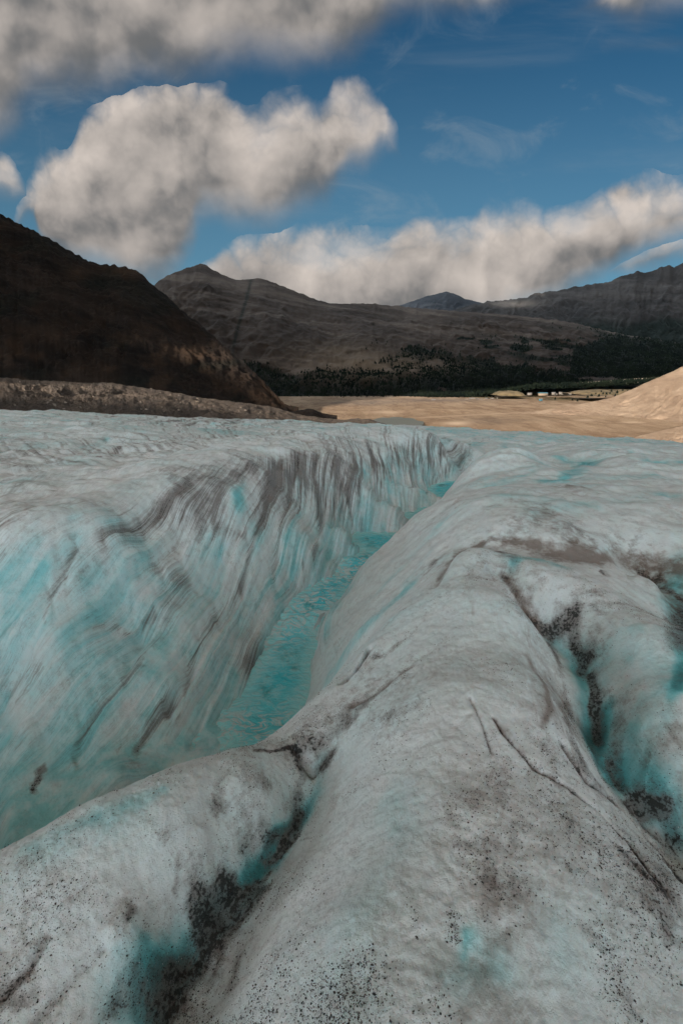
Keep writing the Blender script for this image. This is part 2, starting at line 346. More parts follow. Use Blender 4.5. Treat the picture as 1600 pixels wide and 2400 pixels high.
# gorge wall mask: deep places and their faces
rimR = np.interp(TH, [-3.2, -1.6, -1.1, -.77, -.456, -.196, -.043, .063, .148, .193, .232, .283, .5, 3.2], [9, 4, 2.7, 2.57, 2.5, 2.72, 3.4, 3.8, 4.6, 5.6, 7, 9.5, 14, 40])
gorge = sst(RR - rimR, -.15, .35) * sst(-H0 + .12 * fbm(GX * .6, GY * .6, 3, 2), .15, 1.3) * (RR < 30) * (GY > 1.5)
farw = sst(RR, 5, 9) * (RR < 32)
lipband = np.exp(-((-H0 - .45 - .05 * np.maximum(RR - 9, 0)) / .8) ** 2)
leftside = sst(-(GX - (GY - 8.0) * .42), -.6, .6) * sst(RR, 3, 4.5)     # beyond the water, seen from the camera
V2 = H0 * .9 + GY * .12
fl_w = FL + fbm(GX * .5, GY * .5, 3, 5) * .09
ribs = ridged(fl_w * 1.9, V2 * .35, 3, 21) ; ribs2 = ridged(fl_w * 5.5, V2 * .6, 3, 31)
wallw = steep * gorge * leftside
GROOVES = [   # runnels cut by trickling meltwater: pixel line, width, depth in metres
 ([(740,1775),(730,1830),(705,1900),(665,1965),(615,2015),(560,2075),(500,2140),(450,2210),(415,2270),(385,2340),(360,2420)],34,.05),
 ([(700,1755),(735,1790)],16,.08),
 ([(1190,1345),(1230,1420),(1290,1480),(1345,1520),(1380,1580),(1395,1650),(1402,1720),(1440,1800),(1500,1880),(1560,1940),(1640,2020)],32,.08),
 ([(1470,1310),(1530,1335),(1580,1395),(1610,1480)],26,.12),
 ([(1155,1680),(1180,1720),(1250,1800),(1330,1840),(1400,1900),(1470,1970),(1520,2040),(1560,2090),(1600,2170)],5,.020),
 ([(1100,1640),(1130,1700),(1150,1760)],5,.014),([(1320,1740),(1380,1830),(1450,1880),(1560,2000),(1600,2060)],10,.035),
 ([(1125,1280),(1085,1290),(1040,1340),(1022,1380)],12,.05),([(866,1524),(850,1550),(832,1572),(800,1600)],7,.10),([(830,1655),(900,1610),(1000,1530)],10,.025),
 ([(1350,1285),(1400,1295),(1450,1290),(1520,1310)],20,.05),([(1200,1265),(1300,1290),(1380,1300)],20,.04),
 ([(110,2200),(70,2270),(0,2340)],12,.03),([(240,2230),(160,2310),(90,2400)],10,.03),([(330,2060),(240,2180),(180,2250)],12,.02),([(520,1800),(500,1880),(440,1960)],22,.03),
 ([(655,1075),(640,1130),(615,1210),(585,1300),(565,1380),(510,1440),(470,1500),(445,1560),(430,1610),(395,1660)],9,.12),([(700,1075),(685,1130),(668,1190),(650,1290),(640,1330)],8,.12),
 ([(745,1060),(735,1110),(745,1150),(752,1230),(735,1290)],8,.12),([(480,1110),(400,1170),(330,1225),(240,1250)],10,.06),([(180,1290),(150,1340),(120,1400),(60,1520),(0,1640)],10,.09),
 ([(330,1490),(290,1590),(235,1655),(200,1700),(180,1770)],12,.09),([(820,1055),(828,1090),(815,1150),(825,1230)],7,.10),([(955,1060),(960,1090),(970,1130)],6,.15),([(1005,1060),(1015,1100)],6,.12),
 ([(560,1460),(520,1560),(480,1660),(450,1740)],10,.07),([(380,1350),(300,1450),(200,1560),(100,1700)],14,.08),([(430,1330),(330,1500)],12,.05),
]
def stroke(A, pts, w, s, soft=1.0, wobble=.45):
    q = cast(pts); a, r = rc(q[:, 0], q[:, 1]); 
    if len(pts) == 1: a = np.repeat(a, 2); r = np.repeat(r, 2); r[1] += 1e-4
    ws = w / FPX
    m = ws * 2.6 * 1.4
    j0, j1 = np.searchsorted(th, [a.min() - m, a.max() + m]); i0, i1 = np.searchsorted(np.log(rr), [r.min() - m * 4, r.max() + m * 4])
    if j1 <= j0 or i1 <= i0: return
    x = GX[i0:i1, j0:j1]; y = GY[i0:i1, j0:j1]; best = np.full(x.shape, 1e9); cw = None
    qs = np.stack([x, y], -1)
    for k in range(len(a) - 1):
        p0 = np.array([math.exp(r[k]) * math.sin(a[k]), math.exp(r[k]) * math.cos(a[k])]); p1 = np.array([math.exp(r[k + 1]) * math.sin(a[k + 1]), math.exp(r[k + 1]) * math.cos(a[k + 1])])
        d = p1 - p0; L = max(1e-9, (d * d).sum()); t = np.clip(((qs - p0) * d).sum(-1) / L, 0, 1)
        e = qs - p0 - t[..., None] * d
        # grazing foreshortening: a mark reads as wide up-down as across
        rad = np.stack([x, y], -1) / RR[i0:i1, j0:j1, None]; er = (e * rad).sum(-1); et = np.sqrt(np.maximum((e ** 2).sum(-1) - er ** 2, 0))
        dep = 1.0 + .0 * er; g = np.clip(RR[i0:i1, j0:j1] / 2.6, 1.0, 3.2)
        dist = np.sqrt((er / g) ** 2 + et ** 2) / (ws * np.sqrt(RR[i0:i1, j0:j1] ** 2 + 4))
        best = np.minimum(best, dist)
    wob = fbm(x * 3 / np.clip(RR[i0:i1, j0:j1] / 5, .4, 2), y * 3 / np.clip(RR[i0:i1, j0:j1] / 5, .4, 2), 3, int(pts[0][0]) % 97) * wobble + 1
    A[i0:i1, j0:j1] += s * np.exp(-(best / wob.clip(.4, 2)) ** 2 * soft)
AG = np.zeros(H.shape, np.float32); N = H.shape
for g_, w_, s_ in GROOVES: stroke(AG, g_, w_, s_, wobble=.5)
H = H - AG
H = H - (1.1 - ribs) * .09 * wallw * sst(RR, 4, 9) - (1.1 - ribs) * .05 * wallw - (1.2 - ribs2) * (.008 + .04 * sst(RR, 8, 11)) * wallw
rightw = steep * gorge * (1 - leftside)
H = H - (1.1 - ridged(fl_w * 2.2, V2 * .3, 3, 41)) * .012 * rightw
# swells, melt cups, crust
am = np.clip(RR / 8, .16, 1.0)
H = H + fbm(GX * .33, GY * .33, 3, 3) * .10 * am * (1 - .5 * gorge)
H = H + fbm(GX * 1.3, GY * 1.3, 3, 8) * .055 * np.clip(am, .3, 1)
H = H + fbm(GX * .16, GY * .5, 4, 12) * .20 * sst(RR, 9, 20) * (1 - gorge)
H = H + (ridged(GX * .22 + GY * .05, GY * .6, 3, 14) - 1) * .09 * sst(RR, 7, 14) * (1 - gorge)
H = H + fbm(GX * 5, GY * 5, 4, 17) * .008
H = H + fbm(GX * 15, GY * 15, 2, 19) * .0030 + fbm(GX * 38, GY * 38, 2, 20) * .0016 * (RR < 6)
H = H - (1 - np.minimum(1, np.abs(fbm(GX * 2.1, GY * 2.1, 3, 23)) * 6)) * .003 * (1 - gorge)
H = H - np.clip(ridged(GX * 2.6, GY * 2.6 + H0, 3, 27) - 1.35, 0, 1) * .03 * wallw
H = H + np.abs(fbm(GX * 9, GY * 9, 3, 28)) * -.007 * (RR < 7) * (1 - wallw)
# the ice front: beyond its brow the glacier rolls down to the valley
H = np.where(RR > 55, H - (np.maximum(RR - 55, 0) / 9) ** 1.7 * (GY > -500) * sst(GY, -30, 20), H)
H = np.maximum(H, -76)

# painted-on natural stains: silt streaks, cryoconite and clear blue ice, laid on the relief in plan
N = H.shape; AD, AB, AT, AW = (np.zeros(N, np.float32) for _ in range(4))      # dirt, brown, teal, white crust
LR = np.log(RR)
MARKS = [
 # silt on the far wall
 ('D',[(600,1095),(700,1085),(800,1090)],42,.55),('D',[(870,1085),(960,1085),(1070,1080)],24,.6),('D',[(680,1180),(790,1180)],34,.35),('D',[(300,1215),(420,1150),(540,1110)],26,.35),('D',[(655,1075),(640,1130),(615,1210),(585,1300),(565,1380)],5,1.0),('D',[(655,1075),(632,1150),(605,1230)],9,.6),
 ('D',[(700,1075),(685,1130),(668,1190),(650,1290),(640,1330)],5,.9),('D',[(745,1060),(735,1110),(745,1150),(752,1230),(735,1290)],5,.9),
 ('D',[(590,1095),(560,1110),(520,1150),(500,1200)],9,.6),('D',[(580,1100),(600,1110),(620,1180)],8,.4),
 ('D',[(440,1130),(400,1170),(370,1200),(330,1225),(285,1245),(240,1250)],7,.75),('D',[(455,1120),(420,1150),(385,1180)],16,.5),
 ('D',[(560,1110),(500,1150),(450,1200)],26,.42),('D',[(510,1170),(470,1195)],22,.55),('D',[(700,1100),(760,1180),(800,1200)],22,.45),('D',[(790,1110),(830,1180),(850,1240)],14,.5),
 ('D',[(880,1080),(905,1100),(885,1160)],5,.5),('D',[(955,1060),(960,1090),(970,1130),(965,1150)],7,.6),('D',[(1005,1060),(1015,1100),(1000,1150)],6,.7),('D',[(1040,1065),(1050,1090),(1030,1140)],5,.7),('D',[(1085,1060),(1080,1090)],8,.7),
 ('D',[(820,1055),(828,1090),(815,1150),(825,1230)],5,.6),('D',[(870,1055),(872,1090),(905,1160),(870,1230)],4,.5),
 ('D',[(180,1290),(150,1340),(120,1400),(103,1445)],5,1.0),('D',[(240,1290),(200,1345),(150,1400)],13,.35),('D',[(0,1240),(100,1215),(180,1170)],7,.35),('D',[(0,1310),(80,1280),(170,1240)],5,.35),
 ('D',[(0,1600),(40,1570),(80,1545)],10,.55),('D',[(40,1650),(75,1600),(100,1560)],4,.5),('D',[(70,1720),(120,1650),(190,1560)],4,.3),
 ('D',[(183,1755),(200,1700),(235,1655),(290,1600),(330,1560)],8,.7),('D',[(300,1590),(360,1500),(400,1440),(430,1400)],16,.38),
 ('D',[(505,1435),(470,1500),(445,1560),(430,1610),(395,1660),(350,1720),(320,1760)],7,.85),('D',[(400,1650),(350,1700),(310,1780)],12,.5),('D',[(560,1370),(520,1420),(495,1470)],9,.5),
 ('D',[(360,1330),(400,1345),(440,1365)],8,.5),('D',[(420,1370),(400,1420),(390,1450)],22,.4),('D',[(220,1470),(270,1465),(310,1480),(335,1460),(360,1435)],4,.7),
 ('D',[(500,1235),(540,1250),(575,1250)],4,.6),('D',[(275,1765),(300,1730)],3,.4),('D',[(380,1760),(400,1700),(420,1680)],4,.5),
 ('D',[(105,1805),(95,1815)],6,1.4),('D',[(90,1835),(78,1848)],9,1.6),
 ('D',[(710,1335),(712,1360)],4,.7),('D',[(660,1390),(700,1390)],8,.4),('D',[(585,1560),(610,1575)],22,1.1),('D',[(600,1530),(570,1550)],24,.7),
 # the flat beyond the lip
 ('D',[(160,1058),(200,1062)],7,.8),('D',[(200,1070),(260,1060),(330,1040),(420,1035)],6,.45),('D',[(470,1025),(490,1040)],4,.7),('D',[(230,1076),(236,1076)],4,1.6),('D',[(0,1095),(80,1090),(120,1080)],6,.5),
 ('D',[(260,1060),(350,1030),(450,1020),(640,1025)],9,.35),('D',[(680,1020),(760,1030),(850,1035),(980,1045)],8,.35),('D',[(1000,1040),(1100,1050),(1180,1055)],8,.4),('D',[(0,1035),(100,1033),(240,1030)],3,.4),
 ('D',[(300,1130),(430,1100),(560,1085)],9,.25),
 # right slope and hump
 ('B',[(1125,1280),(1085,1290),(1040,1340),(1022,1380)],9,.9),('B',[(1130,1275),(1200,1268),(1260,1275)],7,.6),('B',[(1120,1280),(1070,1310)],16,.4),
 ('D',[(1015,1330),(1005,1345)],13,.6),('D',[(1020,1370),(960,1430),(900,1480)],7,.35),('B',[(1080,1400),(1105,1420),(1108,1450)],7,.4),('D',[(950,1500),(900,1540),(880,1540)],9,.6),('D',[(1000,1450),(960,1500),(890,1540)],6,.4),
 ('D',[(866,1524),(850,1550),(832,1572)],4,2.6),('D',[(832,1572),(815,1585)],2,1.5),
 ('B',[(830,1655),(860,1640),(900,1610),(960,1570)],9,.7),('D',[(800,1680),(850,1650),(950,1570),(1050,1500)],18,.35),('D',[(790,1500),(800,1520),(850,1470)],11,.35),
 ('D',[(720,1745),(760,1740),(810,1700)],22,.8),('D',[(690,1755),(700,1790),(720,1800)],14,1.0),('D',[(760,1790),(775,1770)],16,1.6),('D',[(850,1700),(900,1680),(960,1660)],24,.4),
 ('D',[(1100,1640),(1130,1700),(1150,1760)],3,1.0),('D',[(1155,1680),(1180,1720),(1250,1800),(1330,1840),(1400,1900),(1470,1970),(1520,2040),(1560,2090)],3.2,1.4),
 ('B',[(1240,1550),(1280,1620),(1290,1660),(1270,1700)],9,.7),('B',[(1160,1690),(1250,1800),(1340,1850)],12,.5),('B',[(1310,1850),(1340,1920)],14,.4),('D',[(1340,1920),(1320,2020),(1360,2080)],5,.4),
 ('B',[(1190,1350),(1220,1400),(1250,1450)],18,1.0),('D',[(1180,1340),(1215,1390),(1240,1440),(1290,1480),(1300,1530)],10,.9),('D',[(1300,1530),(1330,1640),(1330,1700),(1370,1800),(1440,1870)],12,.8),
 ('D',[(1320,1740),(1380,1830),(1450,1880),(1560,2000),(1600,2060)],6,1.3),('D',[(1560,2050),(1540,2120),(1570,2200)],26,.8),('D',[(1450,1985),(1500,2040),(1560,2100)],7,1.0),
 ('B',[(1350,1285),(1400,1295),(1450,1290),(1520,1310),(1600,1330)],15,1.0),('B',[(1200,1265),(1300,1290),(1380,1300)],14,.5),('D',[(1400,1275),(1350,1240),(1330,1220)],6,.45),('D',[(1500,1310),(1540,1340),(1600,1390)],8,1.2),
 ('D',[(1410,1333),(1411,1336)],8,1.5),('D',[(1600,1430),(1595,1500)],22,1.4),
 # cryoconite down the right gully
 ('D',[(1310,1460),(1340,1450)],14,1.6),('D',[(1350,1490),(1370,1530)],16,1.3),('D',[(1385,1570),(1395,1600),(1392,1640)],10,2.2),('D',[(1370,1540),(1360,1560)],9,1.6),('D',[(1395,1640),(1400,1680),(1405,1720)],11,1.9),('D',[(1420,1620),(1445,1640),(1450,1700),(1440,1750)],16,.7),
 ('D',[(1480,1870),(1520,1880),(1560,1885)],13,2.3),('D',[(1500,1900),(1530,1930),(1590,1950)],20,1.0),('D',[(1430,1780),(1450,1820),(1500,1850)],12,.8),('D',[(1240,1440),(1290,1470)],12,1.0),('D',[(1380,1400),(1450,1560),(1480,1650)],22,.25),
 # gully on the left
 ('D',[(690,1950),(650,1985),(620,2010)],10,1.7),('D',[(640,1950),(600,1970),(570,1990)],14,1.0),('D',[(600,2080),(560,2090),(540,2080)],16,1.6),('D',[(520,2100),(490,2120),(475,2150)],18,2.0),('D',[(560,2130),(510,2160),(470,2200)],22,1.2),('D',[(700,1850),(690,1900),(665,1960)],14,.8),
 ('D',[(705,1900),(690,1940),(640,2020),(570,2110),(510,2200),(450,2300)],13,1.3),('D',[(420,2300),(400,2350),(380,2400)],26,2.0),('D',[(320,2300),(270,2370),(250,2400)],16,.9),('D',[(310,2130),(300,2170)],8,.9),('D',[(620,2080),(560,2150),(520,2230),(500,2290)],14,.7),('D',[(560,2250),(545,2310)],13,.7),
 ('D',[(110,2200),(70,2270),(0,2340)],11,.8),('D',[(240,2230),(160,2310),(90,2400)],8,.8),('D',[(0,2370),(50,2360)],26,.6),('D',[(500,1870),(510,1830),(530,1790)],16,.5),('D',[(620,1840),(560,1880),(500,1900)],12,.5),('D',[(330,1940),(400,1950),(480,2000)],30,.3),('D',[(420,2000),(410,2100)],6,.6),
 ('D',[(600,1760),(640,1760),(670,1756),(690,1748)],4,1.8),
 ('D',[(1100,1880),(1150,1820),(1200,1900),(1180,2050)],60,.35),('D',[(1100,2000),(1180,2080)],30,.3),('D',[(1060,2150),(1065,2210)],9,.6),('D',[(1400,2200),(1440,2350)],30,.35),('D',[(870,1780),(950,1800),(820,1850)],22,.35),('D',[(1450,2290),(1480,2390)],16,.6),('D',[(950,2100),(985,2190)],8,.35),
 # clear blue ice
 ('T',[(0,1370),(120,1320),(180,1300)],22,.6),('T',[(330,1300),(290,1350),(240,1420),(180,1500)],30,.5),('T',[(370,1400),(330,1440),(300,1460)],26,.45),('T',[(0,1540),(90,1420)],26,.7),('T',[(250,1500),(230,1560)],36,.5),
 ('T',[(560,1200),(600,1260),(560,1300)],18,.4),('T',[(570,1120),(560,1170)],12,.5),('T',[(700,1290),(680,1340),(650,1390)],16,.7),('T',[(520,1360),(470,1460),(400,1560),(350,1650)],20,.5),('T',[(450,1760),(380,1790),(300,1820)],26,.9),('T',[(550,1600),(500,1700),(470,1760)],18,.7),
 ('T',[(0,1760),(60,1800),(120,1850)],40,.9),('T',[(0,1870),(120,1870),(240,1850)],40,.9),('T',[(200,1760),(150,1800)],26,.4),('T',[(660,1430),(640,1470),(610,1540)],10,.5),
 ('T',[(960,1380),(880,1450),(820,1520),(770,1600)],18,1.0),('T',[(1010,1300),(950,1370)],16,.5),('T',[(1060,1180),(1000,1250)],14,.2),('T',[(800,1230),(860,1100)],9,.3),('T',[(930,1090),(925,1140),(900,1180)],9,.5),('T',[(1000,1120),(990,1150)],8,.5),
 ('T',[(1380,1090),(1340,1115),(1300,1135)],24,1.0),('T',[(1300,1070),(1380,1085)],16,.5),('T',[(1450,1060),(1520,1085),(1600,1090)],8,.6),('T',[(1180,1040),(1250,1060)],10,.4),
 ('T',[(1200,1320),(1250,1310),(1310,1330)],20,1.0),('T',[(1300,1490),(1350,1530),(1370,1600),(1390,1720)],26,1.1),('T',[(1420,1780),(1500,1850),(1600,1940)],30,1.0),('T',[(1380,1740),(1420,1650)],22,.9),('T',[(1500,1400),(1470,1500),(1490,1650)],50,.35),('T',[(1590,1360),(1600,1450),(1600,1600)],30,1.4),('T',[(1500,1750),(1590,1850)],50,.6),('T',[(1250,1200),(1400,1180),(1550,1160)],22,.4),('T',[(1150,1130),(1250,1110)],16,.4),('T',[(1380,1290),(1450,1260)],10,.3),('T',[(1040,1230),(960,1310),(880,1390)],16,.45),
 ('T',[(750,1780),(745,1850),(700,1920),(650,1960)],24,.8),('T',[(700,1900),(650,1960),(590,2040),(510,2130),(440,2230),(390,2330)],24,.8),('T',[(640,1990),(590,2080),(510,2180),(440,2280),(370,2400)],34,1.0),('T',[(400,2250),(280,2400)],34,.7),('T',[(250,2330),(330,2250)],30,.7),
 ('T',[(60,1990),(200,1930),(380,1850)],24,.55),('T',[(950,1880),(900,2050),(820,2200),(850,2380)],75,.6),('T',[(0,2080),(120,2010),(260,1940)],40,.4),('T',[(1060,1560),(1180,1620)],30,.2),('T',[(1400,1480),(1480,1560)],40,.3),('T',[(1100,2200),(1160,2260),(1060,2300)],40,.6),('T',[(1090,2190),(1085,2240)],14,.7),('T',[(920,1870),(960,1960)],30,.3),('T',[(1300,2180),(1320,2250)],40,.35),
 ('T',[(0,1060),(150,1050),(250,1030)],9,.7),('T',[(0,985),(300,995),(600,1000),(1000,1005),(1200,1020),(1600,1045)],6,.55),('T',[(0,1130),(100,1120)],10,.5),('T',[(250,1160),(330,1130)],14,.35),('T',[(1000,1010),(1100,1020),(1200,1030)],8,.4),
]
for kd, pts, w, s in MARKS: stroke({'D': AD, 'B': AB, 'T': AT, 'W': AW}[kd], pts, w, s)
# silt settling at the lip and running down the ribs of the far wall
st1 = ridged(fl_w * 6.0, V2 * .45, 4, 51, .6) ; st2 = fbm(fl_w * 2.2, V2 * .5, 3, 57)
lipd = lipband * leftside * sst(RR, 5, 9) * sst(-H0, .02, .3)
AD += lipd * np.clip((1.50 - st1) * .6 + st2 * .35, 0, 1.2) * (.35 + 1.1 * sst(RR, 7, 12))
AD += wallw * np.clip((1.15 - st1) * .55, 0, 1) * .4
AD += rightw * np.clip((1.25 - st1) * .6, 0, 1) * .22
patch = fbm(GX * .8, GY * .8, 4, 61); patch2 = fbm(GX * 2.3, GY * 2.3, 4, 67)
flat = (1 - gorge)
AD += flat * np.clip(patch * .55 + patch2 * .3 + .15, 0, 1) * .75 * (1 - .55 * sst(RR, 6, 9) * sst(GX, 1, 3))
AB += flat * np.clip(fbm(GX * .9 + 9, GY * .9, 4, 63) - .12, 0, 1) * .9 * (RR < 9)
AT += gorge * (.62 + .30 * sst(-H0, 1.0, 2.3)) * (1 + .9 * fbm(FL * 1.2, V2 * .6, 3, 71)) * (.35 + .65 * leftside)
AT += flat * np.clip(.24 + fbm(GX * .5 + 4, GY * .9, 4, 73) * .7, 0, 1) * .75
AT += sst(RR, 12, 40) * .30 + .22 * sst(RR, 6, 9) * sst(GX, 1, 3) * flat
grid_me = npmesh('glacier', np.stack([GX, GY, H], -1).reshape(-1, 3), gridfaces(len(rr), len(th), wrap=True)[:, ::-1])
AT = np.where(gorge > .3, np.minimum(AT, 1.12 - .15 * np.tanh(AD)), AT); AD = np.clip(AD, 0, 2.5); AT = np.clip(AT, 0, 2)
fattr(grid_me, 'dirt', AD); fattr(grid_me, 'brown', np.clip(AB, 0, 2)); fattr(grid_me, 'teal', AT); fattr(grid_me, 'streak', np.clip(np.maximum(gorge * steep, lipband * leftside * sst(RR, 3.5, 6) * .85) * (.4 + .6 * leftside) + .25 * (RR < 5), 0, 1))
uvattr(grid_me, 'flow', fl_w, V2)

m_ice, nt, bs = material('glacier_ice')
oc = obco(nt); fl = uvco(nt, 'flow')
aD, aB, aT, aS = attr(nt, 'dirt'), attr(nt, 'brown'), attr(nt, 'teal'), attr(nt, 'streak')
fs = vmul(nt, fl, (11, 1.1, 1)); fs2 = vmul(nt, fl, (34, 2.4, 1), (3, 1, 0))
stn = noise(nt, fs, 1.0, 6, .62, .15); stf = noise(nt, fs2, 1.0, 5, .6, .1); st0 = noise(nt, vmul(nt, fl, (3.0, .45, 1), (7, 3, 1)), 1.0, 5, .55, .3)
n1 = noise(nt, oc, 2.2, 8, .62); n2 = noise(nt, oc, 9, 7, .62); n3 = noise(nt, oc, 45, 4, .6); n4 = noise(nt, vmul(nt, oc, (1, 1, 1), (5, 5, 5)), 3.6, 7, .6); n5 = noise(nt, vmul(nt, oc, (1, 1, 1), (1, 5, 2)), 22, 5, .65)
tn = ((n1 - .5) * 2.2 + (n4 - .5) * 1.6) * (1.0 - aS * .75) + ((st0 - .5) * 2.0 + (stn - .5) * .7 + (n1 - .5) * 1.0) * aS
teal = (aT * (.60 + tn) + (n1 - .5) * .5 * (1.0 - aS)).sat()
deep = (aT - .85 + tn * .45 + (n2 - .5) * .5).ss(0.0, .9)
c = mix(nt, n1.ss(.36, .64), (.70, .77, .785), (.83, .89, .905))
c = mix(nt, teal, c, mix(nt, aT.ss(.45, .9), (.52, .76, .78), (.36, .70, .73)))
c = mix(nt, n2.ss(.46, .66) * .22, c, (.50, .48, .47))
c = mix(nt, deep, c, (.15, .56, .61))
c = mix(nt, (aT - 1.35 + (n2 - .5)).ss(0, .6), c, (.06, .24, .255))
# thin silt film, broken into streaks where meltwater runs
brk = ((n2 - .5) * 1.5 + (n1 - .5) * 1.5 + (n5 - .5) * .8) * (1.0 - aS) + ((stn - .5) * 2.2 + (stf - .5) * 1.6) * aS
film = ((aD * .85 + brk * 1.5 - .22 - aS * .08).sat()) * (aD * 2.0).sat() * .78
hair = ((stf - .5).abs()).ss(.022, .0) * (stn.ss(.47, .60)) * aS * .55 + ((stn - .5).abs()).ss(.015, .0) * aS * .35
film = film.max(hair * (n1.ss(.4, .6) * .6 + .4))
c = mix(nt, film, c, mix(nt, aS, (.180, .150, .143), (.135, .110, .102)))
filmb = (aB * 1.0 + brk * 1.3 - .1).sat() * (aB * 2).sat() * .75
c = mix(nt, filmb, c, (.165, .105, .075))
# fine scattered silt grain over the crust
gr = n3.ss(.50, .68) * n2.ss(.42, .62) * (.22 + aD * .45).min(.7) * (1.0 - aS * .5)
c = mix(nt, gr * (1.0 - deep * .6), c, (.15, .13, .122))
# cryoconite: dark wet grains that merge to black where thick
v1 = voro(nt, vadd(nt, oc, vmul(nt, fl, (.0, .0, .0))), 85); v2 = voro(nt, vmul(nt, oc, (1, 1, 1), (4, 2, 1)), 42)
spa = aD * (1.0 - aS * .5) + (n2 - .5) * 2.4 + (n1 - .5) * 2.2 - .02
sp1 = v1.ss(.30, .14) * spa.ss(.15, .8); sp2 = v2.ss(.24, .10) * spa.ss(.5, 1.2)
thick = ((aD.min(1.7) * (1.0 - aS * .45) - 1.30) + ((n3 - .5) * 6.5 + (n2 - .5) * 4.5) * (1.0 - aS) + ((stn - .5) * 4.0 + (stf - .5) * 4.0) * aS).ss(-.1, .5) * aD.ss(.6, 1.1)
glint = voro(nt, vmul(nt, oc, (1, 1, 1), (8, 8, 8)), 60).ss(.16, .08) * n3.ss(.5, .6) * .8
c = mix(nt, glint, c, (.93, .95, .95))  # white crystal grains, their glints painted into the base colour
c = mix(nt, ((sp1 * .75).max(sp2 * .9).max(thick * .9)), c, (.026, .029, .029))
nt.links.new(c.k, bs.inputs['Base Color'])
wet = (aT.ss(.7, 1.4)).max(thick)
put(nt, bs.inputs['Roughness'], (n3 * .25 + .42 - wet * .2).max(.15))
bs.inputs['IOR'].default_value = 1.31
bs.inputs['Subsurface Weight'].default_value = .3; bs.inputs['Subsurface Radius'].default_value = (.25, .8, 1.0); bs.inputs['Subsurface Scale'].default_value = .06
put(nt, bs.inputs['Specular IOR Level'], .6)
hgt = n2 * .5 + n3 * .38 + noise(nt, oc, 130, 3, .7) * .22 + stn * aS * .5 + stf * aS * .25 - thick * .15
bump(nt, bs, hgt, .6, .03)
glacier = link('glacier', grid_me, m_ice); set_props(glacier, 'rippled grey and turquoise glacier ice cut by a deep meltwater gorge', 'glacier', kind='structure')

# ---------------------------------------------------------------- meltwater stream in the gorge
def wl(y, x):
    z = -2.46 - .10 * sst(-y, -11.0, -10.2) - .12 * sst(-y, -8.6, -7.6) - .05 * sst(-y, -5.5, -4)
    return z
wx = np.linspace(-9, 6.5, 520); wy = np.linspace(2.2, 21, 620); WX, WY = np.meshgrid(wx, wy)
turb = np.exp(-((WY - 10.4) / .7) ** 2) + np.exp(-((WY - 8.3 + .4 * np.sin(WX * 3)) / .7) ** 2) + .7 * np.exp(-((WY - 5.3) / .35) ** 2) + .35
WZ = wl(WY, WX) + fbm(WX * 1.6, WY * 1.6, 4, 91) * .035 * turb + (ridged(WX * 2.6 + fbm(WX, WY, 2, 3), WY * 4.2, 3, 95) - 1) * .022 * turb + fbm(WX * 5, WY * 5, 3, 97) * .010 * (turb + .1)
ca2, cr2 = rc(WX, WY); hb = _eval(WH, ca, cr, ca2, cr2)
Fw = gridfaces(620, 520); okv = ((hb < WZ + .55) & ~((WX > 1.5) & (WY < 10.5))).ravel(); Fw = Fw[okv[Fw].all(1)]
used = np.unique(Fw); rm = np.full(WX.size, -1); rm[used] = np.arange(len(used)); Vw = np.stack([WX, WY, WZ], -1).reshape(-1, 3)[used]
wme = npmesh('meltwater_stream', Vw, rm[Fw])
dep = np.clip((WZ - hb).ravel()[used], -.2, 1.2); fattr(wme, 'depth', dep); fattr(wme, 'foam', (turb.ravel()[used] - .35))
m_w, nt, bs = material('meltwater')
oc = obco(nt); dp = attr(nt, 'depth'); fo = attr(nt, 'foam')
wv = noise(nt, vmul(nt, oc, (1, 1.3, 1)), 1.6, 7, .62, 1.8); wf = noise(nt, vmul(nt, oc, (1.0, 1.6, 1)), 3.5, 8, .7, 2.0); wd = noise(nt, vmul(nt, oc, (1.4, .9, 1), (3, 3, 3)), 1.3, 6, .6)
c = mix(nt, (dp.ss(-.05, .5) * .8 + (wv - .5) * 1.1).sat(), (.42, .93, .96), (.060, .72, .84))
c = mix(nt, (wd.ss(.52, .66)) * .65 * dp.ss(.1, .4), c, (.035, .20, .21))
c = mix(nt, (wf.ss(.46, .60) * (fo * 1.5 + .32)).sat(), c, (.66, .84, .86))
nt.links.new(c.k, bs.inputs['Base Color']); bs.inputs['Roughness'].default_value = .25; bs.inputs['IOR'].default_value = 1.33; bs.inputs['Specular IOR Level'].default_value = .3
bump(nt, bs, wv * .5 + wf * .8, .8, .12)
stream = link('meltwater_stream', wme, m_w); set_props(stream, 'turquoise meltwater stream rushing along the bottom of the ice gorge', 'stream', kind='structure')

# ---------------------------------------------------------------- rock grit lying in the gullies: one mass of grains
rng = np.random.default_rng(7)
def icos():
    t = (1 + 5 ** .5) / 2
    v = np.array([(-1,t,0),(1,t,0),(-1,-t,0),(1,-t,0),(0,-1,t),(0,1,t),(0,-1,-t),(0,1,-t),(t,0,-1),(t,0,1),(-t,0,-1),(-t,0,1)], float) / 1.9
    f = np.array([(0,11,5),(0,5,1),(0,1,7),(0,7,10),(0,10,11),(1,5,9),(5,11,4),(11,10,2),(10,7,6),(7,1,8),(3,9,4),(3,4,2),(3,2,6),(3,6,8),(3,8,9),(4,9,5),(2,4,11),(6,2,10),(8,6,7),(9,8,1)])
    return v, f
OCT_V = np.array([(1,0,0),(0,1,0),(-1,0,0),(0,-1,0),(0,0,1),(0,0,-.6)], float); OCT_F = np.array([(0,1,4),(1,2,4),(2,3,4),(3,0,4),(1,0,5),(2,1,5),(3,2,5),(0,3,5)])
